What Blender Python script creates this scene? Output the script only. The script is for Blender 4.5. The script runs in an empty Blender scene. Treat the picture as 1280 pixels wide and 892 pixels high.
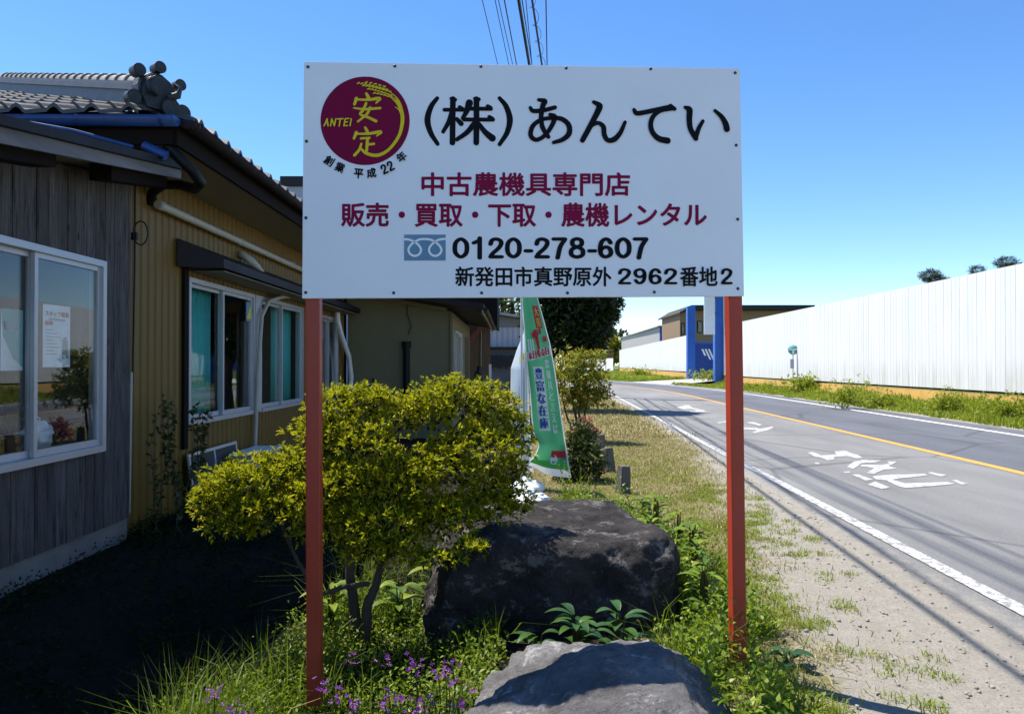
import bpy, bmesh, math, random
import numpy as np
from mathutils import Vector, Matrix, noise as mnoise

random.seed(7)
RNG = np.random.default_rng(11)
SC = bpy.context.scene
R = math.radians
F = 920.0          # focal length in photo pixels (1280 wide)
HZ = 455.0         # horizon row in the photo
EYE = 1.3
AL = R(3.3)        # the road runs 3.3 degrees to the right of +Y
CA, SA = math.cos(AL), math.sin(AL)

# ------------------------------------------------------------------ camera, sky, sun, exposure
cd = bpy.data.cameras.new('camera')
cam = bpy.data.objects.new('camera', cd)
SC.collection.objects.link(cam)
cd.sensor_width = 36.0
cd.lens = 36.0 * F / 1280.0
cd.clip_end = 3000.0
cd.clip_start = 0.05
cam.location = (0, 0, EYE)
cam.rotation_euler = (R(90.56), 0, 0)
SC.camera = cam

SUN_EL, SUN_AZ = 62.0, 36.0        # azimuth measured from -X towards +Y
w = bpy.data.worlds.new('World')
SC.world = w
w.use_nodes = True
nt = w.node_tree
sky = nt.nodes.new('ShaderNodeTexSky')
sky.sky_type = 'NISHITA'
sky.sun_disc = False
sky.sun_elevation = R(SUN_EL)
sky.sun_rotation = R(-(90 - SUN_AZ))
sky.air_density = 1.0
sky.dust_density = 0.0
sky.altitude = 1200.0
sky.ozone_density = 3.2
nt.nodes['Background'].inputs[1].default_value = 0.086
hs = nt.nodes.new('ShaderNodeHueSaturation')
hs.inputs['Saturation'].default_value = 1.2
hs.inputs['Hue'].default_value = 0.504
hs.inputs['Value'].default_value = 1.42
nt.links.new(sky.outputs[0], hs.inputs['Color'])
nt.links.new(hs.outputs[0], nt.nodes['Background'].inputs[0])

sd = bpy.data.lights.new('sun', 'SUN')
sd.energy = 4.8
sd.angle = R(0.53)
sd.color = (1.0, 0.95, 0.86)
sun = bpy.data.objects.new('sun', sd)
SC.collection.objects.link(sun)
sdir = Vector((-math.cos(R(SUN_AZ)) * math.cos(R(SUN_EL)), math.sin(R(SUN_AZ)) * math.cos(R(SUN_EL)), math.sin(R(SUN_EL))))
sun.location = sdir * 60
sun.rotation_euler = sdir.to_track_quat('Z', 'Y').to_euler()

SC.view_settings.view_transform = 'Standard'
SC.view_settings.look = 'None'
SC.view_settings.exposure = 0.92
SC.view_settings.gamma = 1.0
SC.cycles.max_bounces = 8
SC.cycles.transparent_max_bounces = 12

# ------------------------------------------------------------------ helpers
def at(px, py, Y):
    return Vector(((px - 640) / F * Y, Y, EYE + (HZ - py) / F * Y))

def ground_at(px, py, z=0.0):
    Y = (EYE - z) * F / (py - HZ)
    return Vector(((px - 640) / F * Y, Y, z))

def uv_road(u, s):
    """lateral u, distance s along the road -> x, y (the road bends left after 30 m)"""
    sh = 0.0 if s < 30 else -((s - 30) ** 2) / 160.0
    return (u + sh) * CA + s * SA, s * CA - (u + sh) * SA

def lat(x, y):
    return x * CA - y * SA

def tag(o, label=None, cat=None, group=None, kind=None):
    if label: o['label'] = label
    if cat: o['category'] = cat
    if group: o['group'] = group
    if kind: o['kind'] = kind
    return o

def empty(name, loc=(0, 0, 0), rz=0.0):
    o = bpy.data.objects.new(name, None)
    o.empty_display_size = 0.2
    SC.collection.objects.link(o)
    o.location = loc
    o.rotation_euler = (0, 0, rz)
    return o

def link(name, me, parent=None):
    o = bpy.data.objects.new(name, me)
    SC.collection.objects.link(o)
    if parent is not None: o.parent = parent
    return o

def copy_tree(o, parent=None):
    c = o.copy(); SC.collection.objects.link(c)
    if parent is not None: c.parent = parent
    for ch in list(o.children): copy_tree(ch, c)
    return c

def np_mesh(name, V, faces_list, mats, parent=None, smooth=False):
    """V (n,3); faces_list: list of int arrays (m,k)"""
    me = bpy.data.meshes.new(name)
    V = np.asarray(V, dtype=np.float32)
    me.vertices.add(len(V)); me.vertices.foreach_set('co', V.ravel())
    loops = np.concatenate([f.ravel() for f in faces_list]).astype(np.int32)
    cnt = np.concatenate([np.full(len(f), f.shape[1]) for f in faces_list]).astype(np.int32)
    st = np.concatenate([[0], np.cumsum(cnt)[:-1]]).astype(np.int32)
    me.loops.add(len(loops)); me.loops.foreach_set('vertex_index', loops)
    me.polygons.add(len(cnt)); me.polygons.foreach_set('loop_start', st)
    me.polygons.foreach_set('loop_total', cnt)
    if smooth: me.polygons.foreach_set('use_smooth', np.ones(len(cnt), dtype=bool))
    for m in (mats if isinstance(mats, (list, tuple)) else [mats]): me.materials.append(m)
    me.update(calc_edges=True); me.validate()
    return link(name, me, parent)

class MB:
    def __init__(s): s.v = []; s.f = []; s.sm = []; s.mi = []; s.m = 0
    def add(s, vs, fs, smooth=False):
        b = len(s.v); s.v += [tuple(p) for p in vs]
        for f in fs: s.f.append(tuple(i + b for i in f)); s.sm.append(smooth); s.mi.append(s.m)
        return s
    def box(s, a, b, M=None):
        x0, y0, z0 = a; x1, y1, z1 = b
        vs = [(x0,y0,z0),(x1,y0,z0),(x1,y1,z0),(x0,y1,z0),(x0,y0,z1),(x1,y0,z1),(x1,y1,z1),(x0,y1,z1)]
        if M is not None: vs = [M @ Vector(p) for p in vs]
        return s.add(vs, [(0,3,2,1),(4,5,6,7),(0,1,5,4),(1,2,6,5),(2,3,7,6),(3,0,4,7)])
    def hexa(s, b4, t4):
        return s.add(list(b4) + list(t4), [(0,3,2,1),(4,5,6,7),(0,1,5,4),(1,2,6,5),(2,3,7,6),(3,0,4,7)])
    def quad(s, *p): return s.add(p, [tuple(range(len(p)))])
    def bar(s, p, q, wd, ht, up=(0,0,1)):
        p, q = Vector(p), Vector(q); d = (q - p).normalized()
        sd_ = d.cross(Vector(up))
        if sd_.length < 1e-5: sd_ = d.cross(Vector((0,1,0)))
        sd_.normalize(); u = sd_.cross(d)
        a, c = sd_ * wd / 2, u * ht / 2
        return s.hexa([p-a-c, p+a-c, q+a-c, q-a-c], [p-a+c, p+a+c, q+a+c, q-a+c])
    def tube(s, pts, rad, seg=8, cap=True):
        pts = [Vector(p) for p in pts]; n = len(pts)
        rr = rad if isinstance(rad, (list, tuple)) else [rad] * n
        vs = []; prev = None
        for i, p in enumerate(pts):
            d = (pts[min(i+1, n-1)] - pts[max(i-1, 0)]).normalized()
            if prev is None:
                a = d.cross(Vector((0,0,1)))
                if a.length < 1e-3: a = d.cross(Vector((1,0,0)))
            else: a = prev - d * prev.dot(d)
            a.normalize(); prev = a; b = d.cross(a)
            for k in range(seg):
                t = 2 * math.pi * k / seg
                vs.append(p + (a * math.cos(t) + b * math.sin(t)) * rr[i])
        fs = []
        for i in range(n - 1):
            for k in range(seg):
                k2 = (k + 1) % seg
                fs.append((i*seg+k, i*seg+k2, (i+1)*seg+k2, (i+1)*seg+k))
        s.add(vs, fs, True)
        if cap:
            s.add(vs[:seg], [tuple(range(seg))[::-1]]); s.add(vs[-seg:], [tuple(range(seg))])
        return s
    def lathe(s, prof, seg=20, M=None):
        vs = []
        for r, z in prof:
            for k in range(seg):
                t = 2*math.pi*k/seg; p = Vector((r*math.cos(t), r*math.sin(t), z))
                vs.append(M @ p if M is not None else p)
        fs = []
        for i in range(len(prof)-1):
            for k in range(seg):
                k2 = (k+1) % seg
                fs.append((i*seg+k, i*seg+k2, (i+1)*seg+k2, (i+1)*seg+k))
        return s.add(vs, fs, True)
    def build(s, name, mats, parent=None):
        me = bpy.data.meshes.new(name)
        me.from_pydata([tuple(p) for p in s.v], [], s.f)
        me.polygons.foreach_set('use_smooth', s.sm)
        for m in (mats if isinstance(mats, (list, tuple)) else [mats]): me.materials.append(m)
        me.polygons.foreach_set('material_index', s.mi)
        me.update(); 
        return link(name, me, parent)

# ------------------------------------------------------------------ materials
class G:
    """tiny node-graph builder"""
    def __init__(s, name):
        s.m = bpy.data.materials.new(name); s.m.use_nodes = True
        s.t = s.m.node_tree; s.p = s.t.nodes['Principled BSDF']; s.out = s.t.nodes['Material Output']
    def n(s, typ, **kw):
        x = s.t.nodes.new(typ)
        for k, v in kw.items(): setattr(x, k, v)
        return x
    def l(s, a, b): s.t.links.new(a, b)
    def coord(s, scale=(1,1,1), rot=(0,0,0)):
        c = s.n('ShaderNodeTexCoord'); m = s.n('ShaderNodeMapping')
        m.inputs['Scale'].default_value = scale; m.inputs['Rotation'].default_value = rot
        s.l(c.outputs['Object'], m.inputs[0]); return m.outputs[0]
    def noise(s, scale, detail=6, rough=0.6, co=None, dist=0.0):
        x = s.n('ShaderNodeTexNoise'); x.inputs['Scale'].default_value = scale
        x.inputs['Detail'].default_value = detail; x.inputs['Roughness'].default_value = rough
        x.inputs['Distortion'].default_value = dist
        s.l(co if co is not None else s.coord(), x.inputs['Vector']); return x.outputs['Fac']
    def ramp(s, fac, stops):
        x = s.n('ShaderNodeValToRGB'); e = x.color_ramp.elements
        while len(e) < len(stops): e.new(0.5)
        for el, (p, c) in zip(e, stops):
            el.position = p; el.color = (c[0], c[1], c[2], 1) if not isinstance(c, (int, float)) else (c, c, c, 1)
        s.l(fac, x.inputs[0]); return x.outputs[0]
    def mix(s, fac, a, b):
        x = s.n('ShaderNodeMix', data_type='RGBA')
        for v, i in ((fac, 0), (a, 6), (b, 7)):
            if isinstance(v, (int, float)): x.inputs[i].default_value = v
            elif isinstance(v, tuple): x.inputs[i].default_value = (*v[:3], 1)
            else: s.l(v, x.inputs[i])
        return x.outputs[2]
    def math(s, op, a, b=0.0, clamp=False):
        x = s.n('ShaderNodeMath', operation=op); x.use_clamp = clamp
        for v, i in ((a, 0), (b, 1)):
            if isinstance(v, (int, float)): x.inputs[i].default_value = v
            else: s.l(v, x.inputs[i])
        return x.outputs[0]
    def bump(s, h, strength=0.3, dist=0.01):
        b = s.n('ShaderNodeBump'); b.inputs['Strength'].default_value = strength
        b.inputs['Distance'].default_value = dist
        s.l(h, b.inputs['Height']); s.l(b.outputs[0], s.p.inputs['Normal'])
    def set(s, col=None, rough=None, metal=None, spec=None):
        if col is not None:
            if isinstance(col, tuple): s.p.inputs['Base Color'].default_value = (*col[:3], 1)
            else: s.l(col, s.p.inputs['Base Color'])
        if rough is not None:
            if isinstance(rough, (int, float)): s.p.inputs['Roughness'].default_value = rough
            else: s.l(rough, s.p.inputs['Roughness'])
        if metal is not None: s.p.inputs['Metallic'].default_value = metal
        if spec is not None: s.p.inputs['Specular IOR Level'].default_value = spec
        return s.m

def worn(name, c, rough=0.5, var=0.25, scale=6.0, stretch=(1,1,1), metal=0.0, bump=0.15, dirt=None, spec=0.4, bdist=0.004):
    """paint / metal / plaster with tone variation, optional dirt patches, slight bump"""
    g = G(name); co = g.coord(stretch)
    f = g.noise(scale, 8, 0.65, co)
    a = tuple(x * (1 - var) for x in c); b = tuple(min(1, x * (1 + var)) for x in c)
    col = g.ramp(f, [(0.3, a), (0.7, b)])
    if dirt:
        d = g.ramp(g.noise(scale * 0.6, 9, 0.7, co, 0.6), [(dirt[1], 0.0), (min(1, dirt[1] + 0.2), 1.0)])
        col = g.mix(d, col, dirt[0])
    g.bump(g.noise(scale * 9, 6, 0.6, co), bump, bdist)
    r = g.ramp(f, [(0.2, max(0.02, rough - 0.1)), (0.8, min(1, rough + 0.1))])
    return g.set(col, r, metal, spec)

def plain(name, c, rough=0.5, metal=0.0):
    return worn(name, c, rough, 0.1, 12, bump=0.05, metal=metal)

def leafmat(name, stops, trans=0.35, tcol=None, rough=0.45, spec=0.3):
    g = G(name)
    geo = g.n('ShaderNodeNewGeometry')
    col = g.ramp(geo.outputs['Random Per Island'], stops)
    g.set(col, rough, 0, spec)
    tr = g.n('ShaderNodeBsdfTranslucent')
    if tcol: g.l(g.mix(0.6, col, tcol), tr.inputs[0])
    else: g.l(col, tr.inputs[0])
    mx = g.n('ShaderNodeMixShader'); mx.inputs[0].default_value = trans
    g.l(g.p.outputs[0], mx.inputs[1]); g.l(tr.outputs[0], mx.inputs[2])
    g.l(mx.outputs[0], g.out.inputs[0])
    return g.m

def glassmat(name, tint=(0.55, 0.6, 0.6), boost=1.5, base=0.06):
    g = G(name)
    lw = g.n('ShaderNodeLayerWeight'); lw.inputs[0].default_value = 0.5
    k = g.math('ADD', g.math('MULTIPLY', g.math('POWER', lw.outputs['Facing'], 4.0), boost), base, True)
    gl = g.n('ShaderNodeBsdfGlossy'); gl.inputs['Roughness'].default_value = 0.0
    gl.inputs[0].default_value = (0.95, 0.97, 1, 1)
    b = g.n('ShaderNodeBump'); b.inputs['Strength'].default_value = 0.02; b.inputs['Distance'].default_value = 0.02
    g.l(g.noise(1.6, 2, 0.5), b.inputs['Height']); g.l(b.outputs[0], gl.inputs['Normal'])
    tp = g.n('ShaderNodeBsdfTransparent'); tp.inputs[0].default_value = (*tint, 1)
    mx = g.n('ShaderNodeMixShader')
    g.l(k, mx.inputs[0]); g.l(tp.outputs[0], mx.inputs[1]); g.l(gl.outputs[0], mx.inputs[2])
    g.l(mx.outputs[0], g.out.inputs[0])
    return g.m

M = {}
M['board'] = worn('sign_white', (0.84, 0.85, 0.86), 0.38, 0.03, 3, bump=0.02, dirt=((0.55, 0.55, 0.52), 0.72))
M['post_red'] = worn('red_post_paint', (0.36, 0.040, 0.018), 0.42, 0.15, 5, (1,1,0.4), bump=0.1, dirt=((0.20, 0.06, 0.03), 0.66))
M['ink_black'] = worn('ink_black', (0.003, 0.003, 0.006), 0.5, 0.1, 12, bump=0.0, spec=0.12)
M['ink_red'] = worn('ink_magenta', (0.23, 0.002, 0.045), 0.5, 0.08, 12, bump=0.0, spec=0.12)
M['ink_logo'] = worn('logo_maroon', (0.19, 0.001, 0.038), 0.5, 0.08, 12, bump=0.0, spec=0.12)
M['ink_yellow'] = worn('logo_yellow', (0.72, 0.58, 0.02), 0.5, 0.08, 12, bump=0.0, spec=0.12)
M['ink_blue'] = plain('icon_blue', (0.12, 0.25, 0.36), 0.45)
M['bolt'] = plain('bolt_dark', (0.06, 0.06, 0.07), 0.4, 0.6)
M['alu'] = worn('aluminium_frame', (0.45, 0.46, 0.48), 0.38, 0.06, 8, metal=0.35, bump=0.03)
M['cream'] = worn('cream_plastic', (0.42, 0.40, 0.33), 0.5, 0.1, 7, dirt=((0.25, 0.23, 0.18), 0.62))
M['whiteplastic'] = worn('white_plastic', (0.75, 0.76, 0.76), 0.45, 0.05, 9, dirt=((0.45, 0.43, 0.38), 0.68))
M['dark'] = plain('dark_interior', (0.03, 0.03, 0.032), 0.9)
M['darkwood'] = worn('dark_brown_wood', (0.010, 0.0065, 0.005), 0.8, 0.3, 5, (1, 0.2, 1), bump=0.3, spec=0.12)
M['brownmetal'] = worn('brown_roof_metal', (0.015, 0.010, 0.010), 0.55, 0.2, 3, bump=0.1, spec=0.2)
M['blackpipe'] = worn('black_pipe', (0.007, 0.007, 0.008), 0.5, 0.2, 12, bump=0.05, spec=0.2)
M['bluepipe'] = worn('blue_gutter', (0.015, 0.055, 0.19), 0.42, 0.25, 4, dirt=((0.02, 0.03, 0.06), 0.62))
M['soffit'] = worn('soffit_board', (0.19, 0.165, 0.10), 0.8, 0.12, 2, dirt=((0.25, 0.2, 0.13), 0.62))
M['glass'] = glassmat('window_glass', (0.92, 0.95, 0.95), 0.62, 0.04)
M['glass_film'] = glassmat('filmed_glass', (0.95, 0.97, 0.97), 0.22, 0.02)
M['curtain'] = worn('teal_curtain', (0.06, 0.40, 0.36), 0.7, 0.12, 3, (1, 6, 0.3), bump=0.1)
M['paper'] = plain('poster_paper', (0.72, 0.74, 0.76), 0.7)
M['wire'] = plain('wire_black', (0.012, 0.012, 0.014), 0.55)
M['concrete'] = worn('old_concrete', (0.17, 0.16, 0.145), 0.9, 0.25, 5, bump=0.5, dirt=((0.12, 0.12, 0.10), 0.56))
M['bluegate'] = worn('blue_gate_paint', (0.015, 0.10, 0.42), 0.45, 0.12, 2, bump=0.05)
M['orange_base'] = worn('ochre_base', (0.62, 0.36, 0.10), 0.8, 0.2, 1.2, bump=0.3, dirt=((0.38, 0.26, 0.12), 0.6))
M['bark'] = worn('bark', (0.075, 0.055, 0.04), 0.9, 0.4, 9, (1,1,0.3), bump=0.8, bdist=0.02)
M['greypole'] = worn('grey_pole', (0.35, 0.35, 0.34), 0.8, 0.12, 4, (1,1,0.2))

def wood_planks():
    g = G('weathered_grey_planks')
    co = g.coord((1, 1, 0.06))
    geo = g.n('ShaderNodeNewGeometry')
    r = geo.outputs['Random Per Island']
    grain = g.noise(45, 8, 0.7, co, 0.4)
    big = g.noise(3.0, 5, 0.6, g.coord((1, 2, 0.5)))
    col = g.ramp(grain, [(0.25, (0.018, 0.017, 0.018)), (0.5, (0.10, 0.092, 0.09)), (0.75, (0.20, 0.19, 0.185))])
    col = g.mix(g.math('MULTIPLY', r, 0.55), col, (0.03, 0.028, 0.03))
    col = g.mix(g.ramp(big, [(0.40, 0.0), (0.65, 0.5)]), col, (0.075, 0.058, 0.045))
    col = g.mix(g.ramp(g.noise(7, 9, 0.75, g.coord((1, 3, 0.35))), [(0.52, 0.0), (0.62, 0.7)]), col, (0.012, 0.010, 0.010))
    kn = g.n('ShaderNodeTexVoronoi'); kn.inputs['Scale'].default_value = 5.5
    g.l(g.coord((1, 1.6, 0.55)), kn.inputs['Vector'])
    col = g.mix(g.ramp(kn.outputs['Distance'], [(0.05, 1.0), (0.11, 0.0)]), col, (0.03, 0.02, 0.016))
    g.bump(grain, 0.5, 0.004)
    return g.set(col, 0.85, 0, 0.25)
M['planks'] = wood_planks()
M['fascia'] = worn('weathered_fascia', (0.16, 0.155, 0.165), 0.85, 0.35, 4, (1, 0.25, 3), bump=0.5, dirt=((0.06, 0.05, 0.05), 0.60))
M['brownplank'] = worn('brown_planks', (0.16, 0.10, 0.055), 0.8, 0.3, 7, (1.5, 1.5, 0.1), bump=0.4)
M['mustard'] = worn('mustard_siding', (0.155, 0.088, 0.008), 0.5, 0.12, 2.5, (1, 1, 0.4), bump=0.06, dirt=((0.20, 0.13, 0.04), 0.62))
M['olive'] = worn('olive_siding', (0.17, 0.155, 0.085), 0.75, 0.10, 2.2, (1, 1, 0.5), bump=0.15, dirt=((0.14, 0.125, 0.08), 0.60))
M['kawara'] = worn('grey_roof_tile', (0.058, 0.055, 0.053), 0.55, 0.35, 7, bump=0.25, dirt=((0.06, 0.055, 0.05), 0.56))
M['kawara_light'] = worn('pale_ridge_tile', (0.16, 0.153, 0.145), 0.6, 0.3, 6, bump=0.3, dirt=((0.14, 0.13, 0.12), 0.56))
M['ornament'] = worn('dark_ornament_tile', (0.022, 0.026, 0.03), 0.5, 0.4, 12, bump=0.6, dirt=((0.2, 0.19, 0.17), 0.62), bdist=0.01)

def rock(name, dark, light, white):
    g = G(name)
    f = g.noise(3.6, 12, 0.72, None, 0.15)
    col = g.ramp(f, [(0.36, dark), (0.60, light)])
    f2 = g.noise(6.5, 13, 0.8, g.coord((1, 1, 1.3)), 0.25)
    col = g.mix(g.ramp(f2, [(0.54, 0.0), (0.60, 0.85)]), col, white)
    f3 = g.noise(75, 6, 0.8)
    col = g.mix(g.ramp(f3, [(0.54, 0.0), (0.66, 0.75)]), col, tuple(x * 0.3 for x in dark))
    f4 = g.noise(150, 4, 0.8)
    col = g.mix(g.ramp(f4, [(0.60, 0.0), (0.68, 0.6)]), col, tuple(min(.7, x * 1.5) for x in white))
    v = g.n('ShaderNodeTexVoronoi', feature='DISTANCE_TO_EDGE'); v.inputs['Scale'].default_value = 3.4
    g.l(g.mix(0.35, g.coord(), g.n('ShaderNodeTexNoise').outputs['Color']), v.inputs['Vector'])
    cr = g.ramp(v.outputs['Distance'], [(0.0, 0.0), (0.03, 1.0)])
    col = g.mix(g.math('MULTIPLY', g.math('SUBTRACT', 1.0, cr), 0.25), col, tuple(x * 0.35 for x in dark))
    h = g.math('ADD', g.noise(11, 12, 0.78), g.math('MULTIPLY', f3, 0.45))
    h = g.math('ADD', h, g.math('MULTIPLY', cr, 0.06))
    g.bump(h, 1.0, 0.045)
    return g.set(col, 0.9, 0, 0.2)
M['rock_dark'] = rock('boulder_dark', (0.02, 0.018, 0.018), (0.075, 0.066, 0.063), (0.27, 0.25, 0.23))
M['rock_grey'] = rock('boulder_grey', (0.15, 0.14, 0.137), (0.31, 0.295, 0.285), (0.64, 0.62, 0.60))

def asphalt(name, lo, hi, edge=False):
    g = G(name)
    f = g.math('ADD', g.math('MULTIPLY', g.noise(240, 3, 0.8), .6), g.math('MULTIPLY', g.noise(55, 4, 0.8), .4)); b = g.noise(0.7, 7, 0.65, g.coord((1, 0.25, 1)))
    col = g.ramp(f, [(0.43, lo), (0.57, hi)])
    col = g.mix(g.ramp(b, [(0.35, 0.0), (0.7, 0.45)]), col, tuple(x * 1.35 for x in hi))
    v = g.n('ShaderNodeTexVoronoi', feature='DISTANCE_TO_EDGE'); v.inputs['Scale'].default_value = 0.35
    g.l(g.mix(0.25, g.coord(), g.n('ShaderNodeTexNoise').outputs['Color']), v.inputs['Vector'])
    col = g.mix(g.ramp(v.outputs['Distance'], [(0.0, 0.55), (0.012, 0.0)]), col, tuple(x * 0.4 for x in lo))
    # wheel tracks, patches and stains along the lane
    tr = g.noise(0.9, 8, 0.72, g.coord((1.2, 0.12, 1), (0, 0, AL)))
    col = g.mix(g.ramp(tr, [(0.48, 0.0), (0.64, 0.3)]), col, tuple(x * 0.7 for x in lo))
    ch = g.noise(420, 2, 0.9)
    col = g.mix(g.ramp(ch, [(0.60, 0.0), (0.68, 0.8)]), col, tuple(min(.6, x * 2.0) for x in hi))
    if edge:
        c = g.n('ShaderNodeTexCoord'); sx = g.n('ShaderNodeSeparateXYZ'); g.l(c.outputs['Object'], sx.inputs[0])
        u = g.math('SUBTRACT', g.math('MULTIPLY', sx.outputs[0], CA), g.math('MULTIPLY', sx.outputs[1], SA))
        nn = g.math('ADD', g.math('MULTIPLY', g.noise(7, 8, 0.75), 0.5), g.math('MULTIPLY', g.noise(90, 4, 0.8), 0.5))
        k = g.ramp(g.math('ADD', g.math('SUBTRACT', 2.62, u), g.math('SUBTRACT', nn, 0.5)), [(0.24, 0.0), (0.42, 1.0)])
        col = g.mix(k, col, (0.31, 0.285, 0.24))
    g.bump(g.math('ADD', f, g.math('MULTIPLY', ch, 0.5)), 0.8, 0.008)
    return g.set(col, 0.85, 0, 0.3)
M['asphalt_old'] = asphalt('asphalt_old', (0.095, 0.094, 0.093), (0.235, 0.232, 0.226), True)
M['asphalt_new'] = asphalt('asphalt_new', (0.055, 0.06, 0.072), (0.13, 0.137, 0.155))

def paint(name, c, wear=0.55):
    g = G(name)
    f = g.noise(14, 10, 0.75); f2 = g.noise(180, 3, 0.8)
    k = g.math('ADD', g.math('MULTIPLY', f, 0.7), g.math('MULTIPLY', f2, 0.3))
    col = g.mix(g.ramp(k, [(wear, 0.0), (wear + 0.06, 1.0)]), c, (0.19, 0.185, 0.18))
    g.bump(f2, 0.4, 0.004)
    return g.set(col, 0.8, 0, 0.3)
M['paint_white'] = paint('road_paint_white', (0.62, 0.62, 0.60), 0.54)
M['paint_worn'] = paint('road_paint_worn_white', (0.56, 0.56, 0.55), 0.475)
M['paint_marks'] = paint('road_lettering_paint', (0.43, 0.43, 0.42), 0.50)
M['paint_yellow'] = paint('road_paint_orange', (0.60, 0.30, 0.06), 0.54)

def ground_mat():
    g = G('ground')
    c = g.n('ShaderNodeTexCoord'); sx = g.n('ShaderNodeSeparateXYZ'); g.l(c.outputs['Object'], sx.inputs[0])
    x, y = sx.outputs[0], sx.outputs[1]
    u = g.math('SUBTRACT', g.math('MULTIPLY', x, CA), g.math('MULTIPLY', y, SA))
    n1 = g.noise(1.1, 8, 0.7); n2 = g.noise(9, 8, 0.7); n3 = g.noise(70, 5, 0.75); n4 = g.noise(260, 3, 0.8)
    # gravel shoulder
    st = g.ramp(n3, [(0.3, (0.23, 0.205, 0.165)), (0.5, (0.35, 0.32, 0.27)), (0.75, (0.46, 0.43, 0.375))])
    st = g.mix(g.ramp(n2, [(0.35, 0.5), (0.65, 0.0)]), st, (0.24, 0.215, 0.175))
    st = g.mix(g.ramp(n4, [(0.60, 0.0), (0.72, 0.4)]), st, (0.07, 0.068, 0.065))
    # dry mown turf
    tf = g.ramp(n3, [(0.3, (0.10, 0.095, 0.035)), (0.55, (0.24, 0.21, 0.09)), (0.8, (0.38, 0.33, 0.17))])
    tf = g.mix(g.ramp(n2, [(0.5, 0.0), (0.7, 0.5)]), tf, (0.12, 0.13, 0.03))
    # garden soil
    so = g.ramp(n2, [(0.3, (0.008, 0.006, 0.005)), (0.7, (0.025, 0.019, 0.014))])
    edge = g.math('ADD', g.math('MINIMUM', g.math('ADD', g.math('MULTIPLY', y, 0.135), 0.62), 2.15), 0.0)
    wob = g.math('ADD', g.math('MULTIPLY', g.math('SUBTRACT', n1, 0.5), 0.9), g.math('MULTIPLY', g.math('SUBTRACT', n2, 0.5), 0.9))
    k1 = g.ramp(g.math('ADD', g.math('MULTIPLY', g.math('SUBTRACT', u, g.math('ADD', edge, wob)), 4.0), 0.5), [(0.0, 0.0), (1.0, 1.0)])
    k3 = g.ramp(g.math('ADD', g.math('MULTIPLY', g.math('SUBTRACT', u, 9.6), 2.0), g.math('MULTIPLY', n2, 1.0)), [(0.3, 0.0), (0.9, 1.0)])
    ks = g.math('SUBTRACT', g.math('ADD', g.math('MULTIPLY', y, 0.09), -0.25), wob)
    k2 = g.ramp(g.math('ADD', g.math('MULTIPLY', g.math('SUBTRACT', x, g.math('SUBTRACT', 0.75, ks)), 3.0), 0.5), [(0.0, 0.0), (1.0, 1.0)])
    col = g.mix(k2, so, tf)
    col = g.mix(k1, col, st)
    gr = g.ramp(n2, [(0.3, (0.06, 0.085, 0.018)), (0.7, (0.16, 0.18, 0.05))])
    col = g.mix(k3, col, gr)
    g.bump(g.math('ADD', n3, g.math('MULTIPLY', n4, 0.6)), 0.7, 0.02)
    return g.set(col, 0.95, 0, 0.15)
M['ground'] = ground_mat()

def white_sheet():
    g = G('white_steel_sheet')
    f = g.noise(1.2, 6, 0.6, g.coord((1, 1, 0.35)))
    col = g.ramp(f, [(0.3, (0.68, 0.68, 0.675)), (0.7, (0.76, 0.757, 0.745))])
    geo = g.n('ShaderNodeNewGeometry')
    col = g.mix(g.math('MULTIPLY', geo.outputs['Random Per Island'], 0.30), col, (0.60, 0.60, 0.595))
    st = g.noise(2.2, 8, 0.75, g.coord((2, 2, 0.12)))
    c = g.n('ShaderNodeTexCoord'); sx = g.n('ShaderNodeSeparateXYZ'); g.l(c.outputs['Object'], sx.inputs[0])
    low = g.ramp(g.math('SUBTRACT', 1.9, sx.outputs[2]), [(0.35, 0.0), (1.0, 0.4)])
    col = g.mix(g.math('MULTIPLY', g.ramp(st, [(0.42, 0.0), (0.62, 1.0)]), low), col, (0.40, 0.35, 0.27))
    col = g.mix(g.ramp(st, [(0.60, 0.0), (0.75, 0.08)]), col, (0.46, 0.46, 0.45))
    return g.set(col, 0.5, 0, 0.3)
M['white_sheet'] = white_sheet()

M['leaf_azalea'] = leafmat('azalea_leaf', [(0.0, (0.06, 0.10, 0.005)), (0.4, (0.22, 0.25, 0.008)), (0.9, (0.48, 0.44, 0.012)), (1.0, (0.46, 0.22, 0.03))], 0.36, (0.45, 0.48, 0.01), 0.55, 0.2)
M['leaf_azalea_shade'] = leafmat('azalea_shaded_leaf', [(0.0, (0.010, 0.018, 0.004)), (1.0, (0.028, 0.04, 0.007))], 0.08, None, 0.7, 0.1)  # inner leaves coloured darker to imitate shade inside the crown
M['leaf_dark'] = leafmat('dark_tree_leaf', [(0.0, (0.014, 0.028, 0.008)), (0.6, (0.035, 0.058, 0.012)), (1.0, (0.10, 0.12, 0.03))], 0.25, None, 0.30, 0.6)
M['leaf_shrub'] = leafmat('shrub_leaf', [(0.0, (0.08, 0.13, 0.015)), (0.5, (0.18, 0.23, 0.025)), (0.82, (0.34, 0.30, 0.03)), (1.0, (0.48, 0.20, 0.03))], 0.42, (0.3, 0.32, 0.03))
M['leaf_bush'] = leafmat('bush_leaf', [(0.0, (0.03, 0.055, 0.012)), (0.7, (0.07, 0.10, 0.02)), (1.0, (0.16, 0.11, 0.05))], 0.3)
M['leaf_pink'] = leafmat('pink_leaf', [(0.0, (0.22, 0.06, 0.06)), (1.0, (0.42, 0.13, 0.13))], 0.3)
M['leaf_weed'] = leafmat('weed_leaf', [(0.0, (0.06, 0.12, 0.010)), (0.5, (0.14, 0.23, 0.015)), (1.0, (0.30, 0.34, 0.03))], 0.42, (0.26, 0.36, 0.02))
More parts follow.
